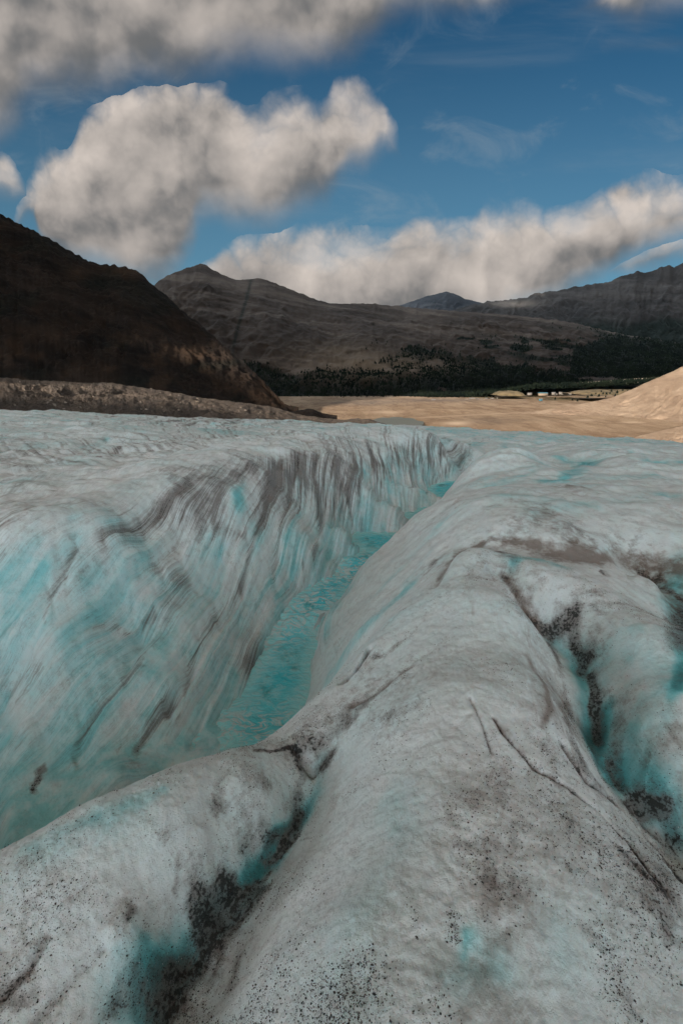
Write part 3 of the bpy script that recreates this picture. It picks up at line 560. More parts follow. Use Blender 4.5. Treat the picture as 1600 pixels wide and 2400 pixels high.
def scatter_mesh(name, pos, size, V0, F0, jitter=.35, squash=.7):
    n = len(pos); a = rng.uniform(0, 2 * math.pi, n); c_, s_ = np.cos(a)[:, None], np.sin(a)[:, None]
    v = V0[None] * (1 + rng.uniform(-jitter, jitter, (n, len(V0), 1))) * size[:, None, None] * np.stack([rng.uniform(.7, 1.5, n), np.ones(n), np.full(n, squash)], -1)[:, None, :]
    x = v[..., 0] * c_ - v[..., 1] * s_; y = v[..., 0] * s_ + v[..., 1] * c_
    v = np.stack([x, y, v[..., 2]], -1) + pos[:, None, :]
    f = F0[None] + (np.arange(n) * len(V0))[:, None, None]
    return npmesh(name, v.reshape(-1, 3), f.reshape(-1, 3), smooth=False)
sub = (slice(20, 800), slice(62, 918)); w = (np.clip(AD[sub] - .02, 0, .6) ** 1.1 * (.4 + np.clip(patch2[sub] + .4, 0, 1.5)) * RR[sub] ** 2 / (RR[sub] ** 2.0)) * (RR[sub] < 5.5) * (H0[sub] > -1.0)
w = w * (RR[sub] ** -.0); w = w.ravel(); w = w / w.sum()
idx = rng.choice(w.size, 85000, p=w); 
gx, gy, gz = GX[sub].ravel()[idx], GY[sub].ravel()[idx], H[sub].ravel()[idx]
sz = rng.lognormal(math.log(.0012), .5, len(idx)).clip(.0006, .0036) * (1 + .12 * np.sqrt(gx ** 2 + gy ** 2))
pos = np.stack([gx + rng.normal(0, .004, len(idx)), gy + rng.normal(0, .004, len(idx)), gz + sz * .2], -1)
m_grit, nt, bs = material('wet_rock_grit'); oc = obco(nt)
c = mix(nt, noise(nt, oc, 30, 2).ss(.4, .6), (.012, .013, .014), (.05, .044, .04)); nt.links.new(c.k, bs.inputs['Base Color']); bs.inputs['Roughness'].default_value = .55
grit = link('rock_grit', scatter_mesh('rock_grit', pos, sz, OCT_V, OCT_F), m_grit)
set_props(grit, 'black and grey rock grit melted into the ice crust of the foreground', 'grit', kind='stuff')

# ---------------------------------------------------------------- mountains, moraine and valley
def interp(pts, px):
    p = sorted(pts); return np.interp(px, [q[0] for q in p], [q[1] for q in p])
def smooth1(a, k=5):
    return np.convolve(np.pad(a, k, 'edge'), np.ones(2 * k + 1) / (2 * k + 1), 'valid')
def slope_mesh(name, crest, foot, dc, df, ncol, nrow, prof=1.0, amp=40, freq=.004, gully=(30, .006), seed=1, cr_amp=2.0, back=.6, sm=2, strata=(0, 1), foot_z=None, back_z=None):
    """a mountain side between a foot line and a crest line, then its far side; lines are (column, row), distances in metres"""
    x0, x1 = min(p[0] for p in crest), max(p[0] for p in crest); px = np.linspace(x0, x1, ncol)
    cy = smooth1(interp(crest, px), sm); fy = smooth1(interp(foot, px), 8)
    Dc = interp(dc, px); Df = interp(df, px)
    Xc, Zc = XZ(px, cy); Xf, Zf = XZ(px, fy)
    C = np.stack([Xc * Dc, Dc, CAMZ + Zc * Dc], -1); Fo = np.stack([Xf * Df, Df, CAMZ + Zf * Df], -1)
    t = np.concatenate([np.linspace(0, 1, nrow), 1 + np.linspace(.02, 1, 14) * back]); nr = len(t); T = t[:, None]
    g = np.where(T <= 1, np.clip(T, 0, 1) ** prof, 1 - (T - 1) * .9)
    x = Fo[:, 0] + (C[:, 0] - Fo[:, 0]) * T; y = Fo[:, 1] + (C[:, 1] - Fo[:, 1]) * T; z = Fo[:, 2] + (C[:, 2] - Fo[:, 2]) * g
    if foot_z is not None: z = np.where(T <= 1, foot_z + (C[:, 2] - foot_z) * g, z)
    if back_z is not None:
        q = np.clip(T - 1, 0, 9) / back; x = np.where(T > 1, C[:, 0] * (1 + .08 * q), x); y = np.where(T > 1, C[:, 1] * (1 + .08 * q), y); z = np.where(T > 1, C[:, 2] + (back_z - C[:, 2]) * q ** .8, z)
    env = np.clip(np.minimum(T * 6, np.abs(1 - T) * 5 + .0), 0, 1)
    wob = fbm(x * freq, y * freq, 3, seed + 5) * 1.2
    s = np.broadcast_to(np.linspace(0, (x1 - x0) * Dc.mean() / FPX, ncol), x.shape)
    gl = (ridged(s * gully[1] + wob * 1.1, T * 3.0 + wob, 5, seed + 20) - 1.2) * gully[0] * (.45 + sst(wob, -.6, .8))
    z = z + env * (fbm(x * freq, y * freq, 5, seed) * amp + gl) + cr_amp * fbm(s * .02 * (3000 / Dc.mean()), T * 3, 5, seed + 40) * np.clip(T * 8, 0, 1)
    if strata[0]:
        ph = (z + .12 * x + fbm(x * freq, y * freq, 2, seed + 60) * 30) / strata[1]; z = z + env * strata[0] * (np.abs((ph % 1) - .5) * 2 - .5) * (.5 + .5 * fbm(ph * .5, x * freq * 2, 2, seed + 70))
    rough = fbm((x + y * .35) * freq * 7, (z * 1.6 + y * .2) * freq * 7, 4, seed + 80, .6) * env * amp * .12
    z = z + rough; y = y - rough * 1.5
    V = np.stack([x, y, z], -1); me = npmesh(name, V.reshape(-1, 3), gridfaces(nr, ncol))
    return me, V, T, px
def rock_mat(name, c1, c2, c3, scale, strata=.02, tilt=(.1, 0), bumpd=6, warm_lit=None, rough=.95):
    m, nt, bs = material(name); oc = obco(nt)
    a = noise(nt, oc, scale, 8, .6); b = noise(nt, vmul(nt, oc, (1, 1, 1), (9, 9, 9)), scale * 4, 6, .6)
    x, y, z = sep(nt, oc); zz = z + x * tilt[0] + y * tilt[1] + (a - .5) * (1.2 / strata)
    st = noise(nt, comb(nt, x * scale * .3, y * scale * .3, zz * strata), 1.0, 6, .7)
    c = mix(nt, a.ss(.35, .68), c1, c2); c = mix(nt, st.ss(.46, .62) * .7, c, c3)
    c = mix(nt, b.ss(.5, .75) * .5, c, tuple(q * .45 for q in c1))
    f = attr(nt, 'wood_dark'); c = mix(nt, f, c, (.008, .013, .012))
    if warm_lit:
        wa = attr(nt, 'warm_lit'); c = mix(nt, wa * (b * 1.2), c, warm_lit)  # rusty tone, also carries the painted sunlit spots
    nt.links.new(c.k, bs.inputs['Base Color']); bs.inputs['Roughness'].default_value = rough
    bs.inputs['Specular IOR Level'].default_value = .15
    bump(nt, bs, a * .5 + b * .5 + st * .3, .8, bumpd)
    return m
VZ = -70.0
def toground(px, py): return atz(px, py, VZ)

# middle mountain
M2C = [(300,760),(345,700),(362,668),(380,652),(405,640),(440,628),(458,622),(470,617),(485,622),(500,633),(530,648),(555,656),(575,655),(610,652),(650,665),(700,686),(740,702),(780,712),(860,711),(950,719),(1050,728),(1180,737),(1260,745),(1330,754),(1450,782),(1600,805),(1900,850)]
M2F = [(300,950),(640,948),(800,938),(1000,930),(1150,925),(1250,905),(1400,893),(1600,880),(1900,860)]
me2, V2m, T2, px2 = slope_mesh('mountain', M2C, M2F, [(300,2500),(470,2650),(800,2700),(1200,2700),(1900,2500)], [(300,1450),(900,1500),(1200,1560),(1600,1750),(1900,1800)], 620, 300, prof=1.35, amp=26, freq=.0022, gully=(15, .005), seed=101, cr_amp=5, sm=1, strata=(5, 46))
X2, Y2, Z2 = V2m[..., 0], V2m[..., 1], V2m[..., 2]
def topix(V):
    x, y, z = V[..., 0], V[..., 1], V[..., 2] - CAMZ; f = y * CP - z * SP; u = -(y * SP) - z * CP
    return 800 + FPX * x / f, 1200 + FPX * u / f
PX2, PY2 = topix(V2m)
# the tree line, climbing and falling along the mountain (column, row) marked once and kept as ground
tl = interp([(300,900),(600,862),(640,880),(700,900),(740,885),(800,868),(860,868),(885,850),(915,845),(960,822),(1000,826),(1060,838),(1100,845),(1150,852),(1200,868),(1260,878),(1330,884),(1345,835),(1370,815),(1420,798),(1500,805),(1600,815),(1900,840)], PX2)
edge_n = fbm(PX2 * .02, PY2 * .012, 4, 201) * 14 + fbm(PX2 * .11, PY2 * .035, 3, 202) * 9
wood_dark = sst(PY2 - tl + 10 + edge_n, -4, 5)
for (cx, cy, rx, ry, sg) in [(895,862,30,9,-1),(955,845,28,6,-1),(1015,852,28,10,-1),(970,868,18,6,-1),(900,890,9,4,-1),(1035,912,12,5,-1),(1140,800,18,7,1),(1150,812,22,5,1),(1220,815,30,10,1),(1230,800,12,6,1),(1090,795,26,4,1),(1400,890,60,6,-1)]:
    g = np.exp(-(((PX2 - cx) / rx) ** 2 + ((PY2 - cy - edge_n * .25) / ry) ** 2) * 1.2); wood_dark = np.clip(wood_dark + sg * sst(g, .25, .55), 0, 1)
lines = sst(fbm(PX2 * .008 + 3, (PY2 - PX2 * .12) * .05, 4, 211), .12, .45) * sst(PX2, 1050, 1300) * sst(PY2, 745, 800)
wood_dark = np.clip(np.maximum(wood_dark, lines * .9), 0, 1)
gully_dark = np.exp(-(((PX2 - np.interp(PY2, [640, 700, 760, 820, 880], [592, 578, 560, 545, 520])) / (4.5 + 2 * fbm(PX2 * .05, PY2 * .05, 2, 9))) ** 2)) * sst(PY2, 645, 660) * (1 - sst(PY2, 800, 850))  # gully darkness painted as a band in the rock colour, not carved
fattr(me2, 'wood_dark', np.maximum(wood_dark, gully_dark * .75)); fattr(me2, 'warm_lit', np.exp(-(((PX2 - 800) / 130) ** 2 + ((PY2 - 850) / 45) ** 2)) + .9 * np.exp(-(((PX2 - 960) / 120) ** 2 + ((PY2 - 858) / 20) ** 2)))  # sunlit patches on the lower slope painted into the rock colour
m2 = rock_mat('grey_brown_rock', (.028, .0225, .020), (.053, .042, .036), (.090, .073, .063), .004, .018, (.14, .05), 9, warm_lit=(.17, .13, .095))
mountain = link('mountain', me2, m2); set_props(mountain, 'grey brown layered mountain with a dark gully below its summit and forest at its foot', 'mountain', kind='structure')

# left mountain, close and dark
M1C = [(-700,230),(-300,370),(-100,455),(0,500),(40,522),(90,545),(140,573),(200,608),(240,622),(265,620),(300,627),(330,640),(352,662),(385,688),(420,722),(460,752),(500,786),(540,824),(580,858),(620,895),(645,925),(675,950),(700,958)]
M1F = [(-700,900),(0,905),(200,915),(400,935),(600,958),(700,968)]
me1, V1m, T1, px1 = slope_mesh('dark_mountain', M1C, M1F, [(-700,900),(0,880),(400,860),(600,760),(700,700)], [(-700,430),(0,460),(300,520),(600,640),(700,680)], 620, 300, prof=.95, amp=13, freq=.009, gully=(2.5, .015), seed=131, cr_amp=3.0, sm=1, strata=(2.5, 14))
PX1, PY1 = topix(V1m)
low = sst(PY1, 700, 860)
fattr(me1, 'wood_dark', sst(fbm(V1m[..., 0] * .012, V1m[..., 2] * .02, 4, 141), .1, .6) * .5)
warm_lit1 = .8 * sst(fbm(PX1 * .012, PY1 * .02, 4, 143), -.1, .6) * low + np.exp(-(((PX1 - 300) / 55) ** 2 + ((PY1 - 635) / 13) ** 2)) * .9 + .8 * np.exp(-(((PX1 - 185) / 30) ** 2 + ((PY1 - 640) / 16) ** 2))  # rusty lower flank, plus two painted sunlit spots near the crest
fattr(me1, 'warm_lit', warm_lit1)
m1 = rock_mat('dark_brown_rock', (.010, .009, .009), (.027, .019, .015), (.036, .028, .024), .016, .05, (.35, .0), 2.5, warm_lit=(.066, .043, .029))
dm = link('dark_mountain', me1, m1); set_props(dm, 'dark rust brown mountainside rising steeply at the left edge', 'mountain', kind='structure')

# small far peak and right-hand ridge
M3C = [(860,745),(930,718),(960,708),(1000,694),(1030,687),(1045,683),(1062,688),(1090,700),(1120,708),(1160,716),(1260,730)]
me3, V3m, _, _ = slope_mesh('far_peak', M3C, [(860,800),(1260,800)], [(860,3600),(1260,3600)], [(860,3000),(1260,3000)], 260, 90, prof=1.0, amp=10, freq=.004, gully=(8, .010), seed=151, cr_amp=4, sm=1)
fattr(me3, 'wood_dark', np.zeros(V3m.shape[:2])); fattr(me3, 'warm_lit', np.zeros(V3m.shape[:2]))
fp_ = link('far_peak', me3, rock_mat('blue_grey_rock', (.020, .024, .030), (.032, .036, .043), (.05, .053, .06), .006, .02, bumpd=8)); set_props(fp_, 'small blue grey pyramid peak beyond the valley', 'mountain', kind='structure')
M4C = [(1040,735),(1100,715),(1150,706),(1200,702),(1240,694),(1260,686),(1300,682),(1340,674),(1380,666),(1400,665),(1430,660),(1450,648),(1480,641),(1495,636),(1520,638),(1545,628),(1565,622),(1580,624),(1600,617),(1680,600),(1800,590),(2100,560)]
me4, V4m, _, _ = slope_mesh('ridge', M4C, [(1040,800),(1400,820),(2100,840)], [(1040,3300),(1600,3200),(2100,3000)], [(1040,2850),(1600,2650),(2100,2500)], 460, 150, prof=1.15, amp=12, freq=.003, gully=(15, .007), seed=161, cr_amp=9, sm=0, strata=(7, 60))
PX4, PY4 = topix(V4m)
fattr(me4, 'wood_dark', np.clip(sst(PY4 + fbm(PX4 * .01, PY4 * .03, 3, 5) * 14, 735, 765) * sst(PX4, 1200, 1400), 0, 1)); fattr(me4, 'warm_lit', np.exp(-(((PX4 - 1205) / 50) ** 2 + ((PY4 - 712) / 8) ** 2)))  # forest below, and one sunlit spot painted on the ridge
rg = link('ridge', me4, rock_mat('slate_ridge_rock', (.020, .020, .021), (.033, .031, .031), (.054, .050, .049), .004, .012, bumpd=10, warm_lit=(.20, .165, .14))); set_props(rg, 'long jagged slate grey ridge rising to the right edge', 'mountain', kind='structure')

# lateral moraine of rubble between ice and the left mountain
M0C = [(-500,850),(-100,872),(0,884),(60,890),(130,893),(200,897),(260,897),(330,908),(400,918),(470,932),(540,940),(600,948),(650,956),(700,972),(760,980),(800,984),(840,980),(870,983),(900,993),(940,1008),(1000,1045),(1060,1090)]
me0, V0m, T0, _ = slope_mesh('moraine', M0C, [(-500,985),(0,1000),(400,1015),(700,1025),(980,1060),(1060,1120)], [(-500,230),(0,250),(500,330),(980,420)], [(-500,120),(0,120),(500,150),(980,200)], 720, 170, prof=.9, amp=1.6, freq=.03, gully=(1.1, .05), seed=171, cr_amp=.5, sm=2, back=1.2, back_z=-85)
V0x, V0y = V0m[..., 0], V0m[..., 1]
fattr(me0, 'rubble_tone', sst(fbm(V0x * .05 + V0y * .02, V0m[..., 2] * .16, 4, 173), -.2, .5))  # random brown tone patches over the rubble
m0, nt, bs = material('moraine_rubble'); oc = obco(nt)
a = noise(nt, oc, .09, 8, .65); b = noise(nt, oc, .9, 6, .7); v = voro(nt, oc, 1.1)
c = mix(nt, a.ss(.38, .62), (.055, .046, .040), (.15, .122, .10)); c = mix(nt, attr(nt, 'rubble_tone') * .6, c, (.10, .083, .072)); c = mix(nt, b.ss(.5, .7) * .6, c, (.05, .043, .038)); c = mix(nt, v.ss(.2, .12) * .5 * b.ss(.45, .55), c, (.42, .37, .32))
nt.links.new(c.k, bs.inputs['Base Color']); bs.inputs['Roughness'].default_value = 1; bump(nt, bs, a * .4 + b + v * .5, 1.0, 1.3)
mor = link('moraine', me0, m0); set_props(mor, 'grey brown bank of glacial rubble lying along the far edge of the ice', 'moraine', kind='structure')

# valley floor sheet to the horizon
vx = np.concatenate([np.linspace(-14000, -900, 30, endpoint=False), np.linspace(-900, 2200, 420), np.linspace(2200, 14000, 30)[1:]])
vy = np.concatenate([np.linspace(-6000, 60, 30, endpoint=False), np.linspace(60, 2000, 360), np.linspace(2000, 24000, 40)[1:]])
VX, VY = np.meshgrid(vx, vy)
VH = VZ + fbm(VX * .004, VY * .006, 4, 181) * 2.2 + fbm(VX * .02, VY * .03, 3, 183) * .6
VH = np.where(VY < 330, VH - 18 * sst(-VY, -330, -120), VH)
gme = npmesh('ground', np.stack([VX, VY, VH], -1).reshape(-1, 3), gridfaces(len(vy), len(vx)))
gpx, gpy = topix(np.stack([VX, np.maximum(VY, 50), VH], -1))
def blob(cx, cy, rx, ry, rot=0.0):
    dx = gpx - cx; dy = gpy - cy - dx * rot; return np.exp(-((dx / rx) ** 2 + (dy / ry) ** 2))
grass = sst(1 - (gpy - interp([(0,930),(1000,925),(1120,934),(1300,935),(1400,925),(1600,900),(1900,880)], gpx)) / 8, .3, 1.2) * (VY > 900)
grassn = sst(fbm(VX * .01, VY * .012, 4, 191), -.25, .4)
fattr(gme, 'grass', np.clip(grass * grassn + .8 * blob(1330, 936, 60, 5), 0, 1))
fattr(gme, 'grey', np.clip(blob(850, 944, 90, 6) + .9 * blob(1040, 938, 130, 5) + .7 * blob(1400, 946, 50, 5, -.1) + .6 * blob(1150, 987, 90, 9), 0, 1))
fattr(gme, 'pale', np.clip(blob(1070, 992, 30, 5) + .7 * blob(1370, 985, 25, 3) + .6 * blob(1330, 949, 12, 2) + .7 * blob(1480, 990, 30, 2) + .6 * blob(900, 966, 40, 3) + .5 * blob(1100, 973, 200, 1.3, -.05) + .5 * blob(1270, 984, 30, 2, .22), 0, 1))
m_v, nt, bs = material('outwash_gravel'); oc = obco(nt)
a = noise(nt, vmul(nt, oc, (1, .45, 1)), .012, 8, .62, .8); b = noise(nt, vmul(nt, oc, (1, .3, 1)), .05, 7, .65); d = noise(nt, oc, .35, 5, .6)
c = mix(nt, a.ss(.35, .65), (.28, .205, .142), (.40, .31, .225)); c = mix(nt, b.ss(.50, .60) * .65, c, (.21, .145, .10)); c = mix(nt, b.ss(.46, .34) * .4, c, (.50, .39, .29))
c = mix(nt, d.ss(.48, .68) * .5, c, (.19, .135, .095))
c = mix(nt, attr(nt, 'grey') * (b * 1.5), c, (.16, .135, .12)); c = mix(nt, attr(nt, 'pale') * (b * 1.7), c, (.62, .50, .39))
c = mix(nt, (attr(nt, 'grass') * (d + .5)).sat(), c, mix(nt, b.ss(.42, .58), (.028, .032, .018), (.12, .095, .05)))
nt.links.new(c.k, bs.inputs['Base Color']); bs.inputs['Roughness'].default_value = 1; bs.inputs['Specular IOR Level'].default_value = .1; bump(nt, bs, a + b * .5 + d * .3, .7, 3)
ground = link('ground', gme, m_v); set_props(ground, 'flat tan outwash gravel filling the sunlit valley floor', 'ground', kind='structure')

# sandy hill at the right edge, and a low brow before it
def plain_hill(name, crest, foot, dc, df, seed, mat, label, **k):
    me, V, T, _ = slope_mesh(name, crest, foot, dc, df, 300, 110, seed=seed, **k); o = link(name, me, mat); set_props(o, label, 'hill', kind='structure'); return o, V
m_s, nt, bs = material('sand_slope'); oc = obco(nt)
a = noise(nt, vmul(nt, oc, (1, .5, .5)), .02, 8, .6, .5); b = noise(nt, vmul(nt, oc, (1, .3, .3)), .12, 7, .65)
c = mix(nt, a.ss(.35, .65), (.29, .22, .165), (.40, .315, .24)); c = mix(nt, b.ss(.5, .68) * .5, c, (.22, .165, .125)); c = mix(nt, b.ss(.42, .3) * .4, c, (.5, .41, .33))
nt.links.new(c.k, bs.inputs['Base Color']); bs.inputs['Roughness'].default_value = 1; bs.inputs['Specular IOR Level'].default_value = .1; bump(nt, bs, a + b * .6, .8, 2.5)
plain_hill('sand_hill', [(1200,972),(1300,957),(1380,943),(1440,930),(1480,912),(1520,893),(1560,877),(1600,858),(1700,812),(1900,740)], [(1200,985),(1350,985),(1500,1000),(1600,1010),(1900,1020)],
           [(1200,900),(1450,1000),(1600,950),(1900,900)], [(1200,800),(1500,700),(1600,640),(1900,560)], 221, m_s, 'pale sand coloured hill rising at the right edge of the valley', prof=1.7, amp=1.4, freq=.012, gully=(1.6, .02), cr_amp=.8, sm=8, foot_z=-78, back_z=-85)
plain_hill('sand_brow', [(1440,1036),(1500,1020),(1550,1008),(1600,997),(1700,980),(1900,950)], [(1440,1060),(1600,1080),(1900,1100)], [(1440,420),(1900,400)], [(1440,260),(1900,240)], 231, m_s, 'brown sandy brow just behind the ice at the right edge', prof=.8, amp=.8, freq=.03, gully=(1.0, .1), cr_amp=.4, sm=4, foot_z=-80, back_z=-85)
# dark knoll at the foot of the left mountain
plain_hill('dark_knoll', [(640,985),(680,966),(700,962),(722,958),(735,959),(755,972),(790,985)], [(640,990),(790,992)], [(640,640),(790,640)], [(640,560),(790,560)], 241, m1, 'small dark rock knoll at the foot of the left mountain', prof=.8, amp=1, freq=.03, gully=(1.0, .08), cr_amp=.6, sm=4)
# low terrace of grass near the houses
m_g, nt, bs = material('dry_grass'); oc = obco(nt); a = noise(nt, oc, .05, 7, .65)
c = mix(nt, a.ss(.35, .6), (.06, .052, .030), (.19, .145, .08)); nt.links.new(c.k, bs.inputs['Base Color']); bs.inputs['Roughness'].default_value = 1
def mound(name, px, py, wpx, hpx, y, depth, seed, label):
    x, _, z = at(px, py, y); wx_, hz_ = wpx * y / FPX, hpx * y / FPX
    u, v = np.meshgrid(np.linspace(-1, 1, 60), np.linspace(-1, 1, 24)); e = np.clip(1 - np.abs(u) ** 4 - np.abs(v) ** 2, 0, 1) ** .6
    zz = z + hz_ * e * (1 + .12 * fbm(u * 3, v * 3, 3, seed)) - 1.0
    o = link(name, npmesh(name, np.stack([x + u * wx_ / 2, y + v * depth, zz], -1).reshape(-1, 3), gridfaces(24, 60)), m_g); set_props(o, label, 'hill', kind='structure')
mound('grassy_mound', 1190, 925, 62, 9, 1440, 60, 251, 'flat topped grassy mound in front of the dark forest')
mound('grassy_bank', 1440, 922, 190, 9, 1330, 90, 252, 'dry grassy bank below the right hand forest')

# meltwater pond at the ice front
px_, py_, n = 930, 992, 64
cx, cy, _ = toground(px_, py_); ang = np.linspace(0, 2 * math.pi, n, endpoint=False)
rad = 1 + .22 * fbm(np.cos(ang) * 1.4, np.sin(ang) * 1.4, 3, 5)
Vp = np.concatenate([[[cx, cy, VZ + 2.9]], np.stack([cx + 38 * rad * np.cos(ang), cy + 70 * rad * np.sin(ang), np.full(n, VZ + 2.9)], -1)])
m_p, nt, bs = material('pond_water'); bs.inputs['Base Color'].default_value = (.17, .185, .16, 1); bs.inputs['Roughness'].default_value = .3; bump(nt, bs, noise(nt, obco(nt), .4, 4), .3, .3)
pond = link('pond', npmesh('pond', Vp, np.array([(0, 1 + i, 1 + (i + 1) % n) for i in range(n)])), m_p); set_props(pond, 'small grey green meltwater pond beyond the brow of the ice', 'pond', kind='structure')

# ---------------------------------------------------------------- forest: one dark mass, loose trees at its edge as individuals
def cone_tree(sides=6, tiers=3):
    V = []; F = []
    for k in range(tiers):
        z0 = .12 + k * .27; z1 = z0 + .42; r = .26 - k * .065; b = len(V)
        for i in range(sides):
            a = 2 * math.pi * i / sides + k; rr_ = r * (1 + .25 * math.sin(i * 2.7 + k)); V.append((rr_ * math.cos(a), rr_ * math.sin(a), z0 - .04 * (i % 2)))
        V.append((0, 0, z1))
        for i in range(sides): F.append((b + i, b + (i + 1) % sides, b + sides))
    b = len(V); V += [(.03, 0, 0), (-.02, .03, 0), (-.02, -.03, 0), (0, 0, .5)]; F += [(b, b + 1, b + 3), (b + 1, b + 2, b + 3), (b + 2, b, b + 3)]
    return np.array(V, float), np.array(F)
TV, TF = cone_tree(5, 2)
m_t, nt, bs = material('conifer_needles'); oc = obco(nt)
c = mix(nt, noise(nt, oc, .02, 4).ss(.4, .6), (.006, .011, .010), (.013, .020, .014)); nt.links.new(c.k, bs.inputs['Base Color']); bs.inputs['Roughness'].default_value = 1; bs.inputs['Specular IOR Level'].default_value = .05
wt = (wood_dark[:300] ** 2 * (PX2[:300] > 560) * (PX2[:300] < 1660)); wt = wt * 1.0; wt = wt / wt.sum()
ix = rng.choice(wt.size, 24000, p=wt.ravel()); q = V2m[:300].reshape(-1, 3)[ix] + np.stack([rng.normal(0, 5, len(ix)), rng.normal(0, 5, len(ix)), np.zeros(len(ix))], -1)
q[:, 2] -= 1
fl_n = 3200; fxp = rng.uniform(1000, 1640, fl_n); fyp = interp([(1000,930),(1150,926),(1250,907),(1350,905),(1500,896),(1640,884)], fxp) + rng.uniform(-8, 3, fl_n)
yv = rng.uniform(1480, 1560, fl_n); a_, b_ = XZ(fxp, fyp); q2 = np.stack([a_ * yv, yv, CAMZ + b_ * yv - 4], -1)
q = np.concatenate([q, q2]); hs = rng.uniform(4, 14, len(q)) * rng.choice([.7, 1, 1.15], len(q))
forest = link('forest', scatter_mesh('forest', q, hs, TV, TF, .12, 1.0), m_t); set_props(forest, 'dense dark conifer forest covering the foot of the mountain', 'forest', kind='stuff')
tm = npmesh('pine_tree', TV * 1.0, TF, False); tm.materials.append(m_t)
loose = [(868,812),(872,806),(880,800),(884,806),(905,808),(908,803),(858,820),(1000,815),(1012,812),(1030,818),(1042,810),(1060,822),(1078,826),(1120,818),(1170,838),(1188,842),(1210,848),(1235,856),(1255,862),(1290,858),(1300,866),(1315,872),(1135,795),(1145,802),(1205,806),(1228,812),(1240,820),(850,848),(842,852),(835,858),(720,895),(705,898),(690,900),(930,846),(955,838),(1080,880),(1020,868),(1000,852),(1160,790),(1110,792)]
flatpx, flatpy, flatv = PX2[:300].ravel(), PY2[:300].ravel(), V2m[:300].reshape(-1, 3)
for k, (a, b) in enumerate(loose):
    i = np.argmin((flatpx - a) ** 2 + (flatpy - b) ** 2); o = bpy.data.objects.new('pine_tree', tm); SC.collection.objects.link(o)
    h = 9 + (k * 37 % 7); o.location = flatv[i]; o.scale = (h, h, h); o.rotation_euler.z = k * 1.3
    set_props(o, 'tiny dark conifer standing loose above the forest edge on the bare mountainside', 'tree', 'loose conifers above the tree line')
bushes = [(1395,919),(1408,914),(1420,920),(1432,913),(1445,917),(1458,911),(1470,913),(1485,908),(1385,924),(1402,925),(1418,926),(1340,934),(1352,936),(1300,932),(1455,926),(1500,906),(1515,903),(1472,921),(1376,928),(1440,925),(1428,918),(1412,919)]
for k, (a, b) in enumerate(bushes):
    o = bpy.data.objects.new('pine_tree', tm); SC.collection.objects.link(o); h = 6.5 + (k * 31 % 5); p = at(a, b + 4, 1180)
    o.location = (p[0], p[1], p[2] - 1.5); o.scale = (h * 1.5, h * 1.5, h); o.rotation_euler.z = k
    set_props(o, 'small dark green conifer on the dry grass terrace below the right hand forest', 'tree', 'small trees on the grass terrace')

# ---------------------------------------------------------------- settlement at the far side of the valley
def flatmat(name, col, rough=.7, n=.15):
    m, nt, bs = material(name); c = mix(nt, noise(nt, obco(nt), .6, 4) * n * 2, col, tuple(q * .6 for q in col)); nt.links.new(c.k, bs.inputs['Base Color']); bs.inputs['Roughness'].default_value = rough; return m
m_white = flatmat('white_panel', (.27, .255, .235)); m_blue = flatmat('blue_roof_sheet', (.06, .19, .26)); m_gr = flatmat('grey_roof_sheet', (.25, .25, .25)); m_dk = flatmat('dark_glass', (.03, .035, .04), .3); m_tan = flatmat('tan_wall', (.36, .29, .22)); m_rub = flatmat('tyre_rubber', (.02, .02, .02))
def boxv(x0, x1, y0, y1, z0, z1): 
    return np.array([(x0,y0,z0),(x1,y0,z0),(x1,y1,z0),(x0,y1,z0),(x0,y0,z1),(x1,y0,z1),(x1,y1,z1),(x0,y1,z1)], float), np.array([(0,3,2,1),(4,5,6,7),(0,1,5,4),(1,2,6,5),(2,3,7,6),(3,0,4,7)])
def part(name, vf, mat, parent): return link(name, npmesh(name, vf[0], vf[1], False), mat, parent)
def house(px, py, y, w, d, h, wall, roof, label, name='building', rh=2.5, nwin=4):
    w *= .75; d *= .75; h *= .65; rh *= .6; p = at(px, py, y); r = bpy.data.objects.new(name, None); SC.collection.objects.link(r); r.location = (p[0], p[1], p[2] - 1); set_props(r, label, 'building')
    part('wall', boxv(-w / 2, w / 2, -d / 2, d / 2, -3, h), wall, r)
    V = np.array([(-w/2-.6,-d/2-.6,h),(w/2+.6,-d/2-.6,h),(w/2+.6,d/2+.6,h),(-w/2-.6,d/2+.6,h),(-w/2-.6,0,h+rh),(w/2+.6,0,h+rh)]); V[:, 2] += .02
    me = bpy.data.meshes.new('roof'); me.from_pydata([tuple(v) for v in V], [], [(0,1,5,4),(2,3,4,5),(0,4,3),(1,2,5),(0,3,2,1)]); link('roof', me, roof, r)
    for k in range(nwin):
        cx_ = -w / 2 + (k + .5) * w / nwin; part('window', boxv(cx_ - w / nwin * .28, cx_ + w / nwin * .28, -d / 2 - .08, -d / 2 - .003, h * .35, h * .75), m_dk, r)
    return r
house(1271, 924, 1420, 34, 14, 6, m_tan, m_blue, 'long low lodge with a bright blue roof on the valley floor', rh=4, nwin=8)
house(1240, 923, 1440, 16, 9, 4, m_white, m_gr, 'pale cabin to the left of the blue roofed lodge')
house(1296, 922, 1450, 13, 9, 5, m_white, m_gr, 'small white cabin just right of the blue roofed lodge', nwin=3)
house(1312, 921, 1460, 11, 8, 4, m_white, m_white, 'second white cabin right of the blue roofed lodge', nwin=2)
house(1334, 922, 1470, 12, 8, 4, m_white, m_gr, 'white cabin near the right end of the settlement', nwin=3)
house(1266, 936, 1240, 10, 8, 3.5, m_blue, m_white, 'tiny blue hut standing alone on the gravel before the settlement', nwin=2, rh=1.5)
house(1015, 938, 1330, 14, 9, 3.5, m_white, m_gr, 'white shed at the left end of the car park', nwin=2)
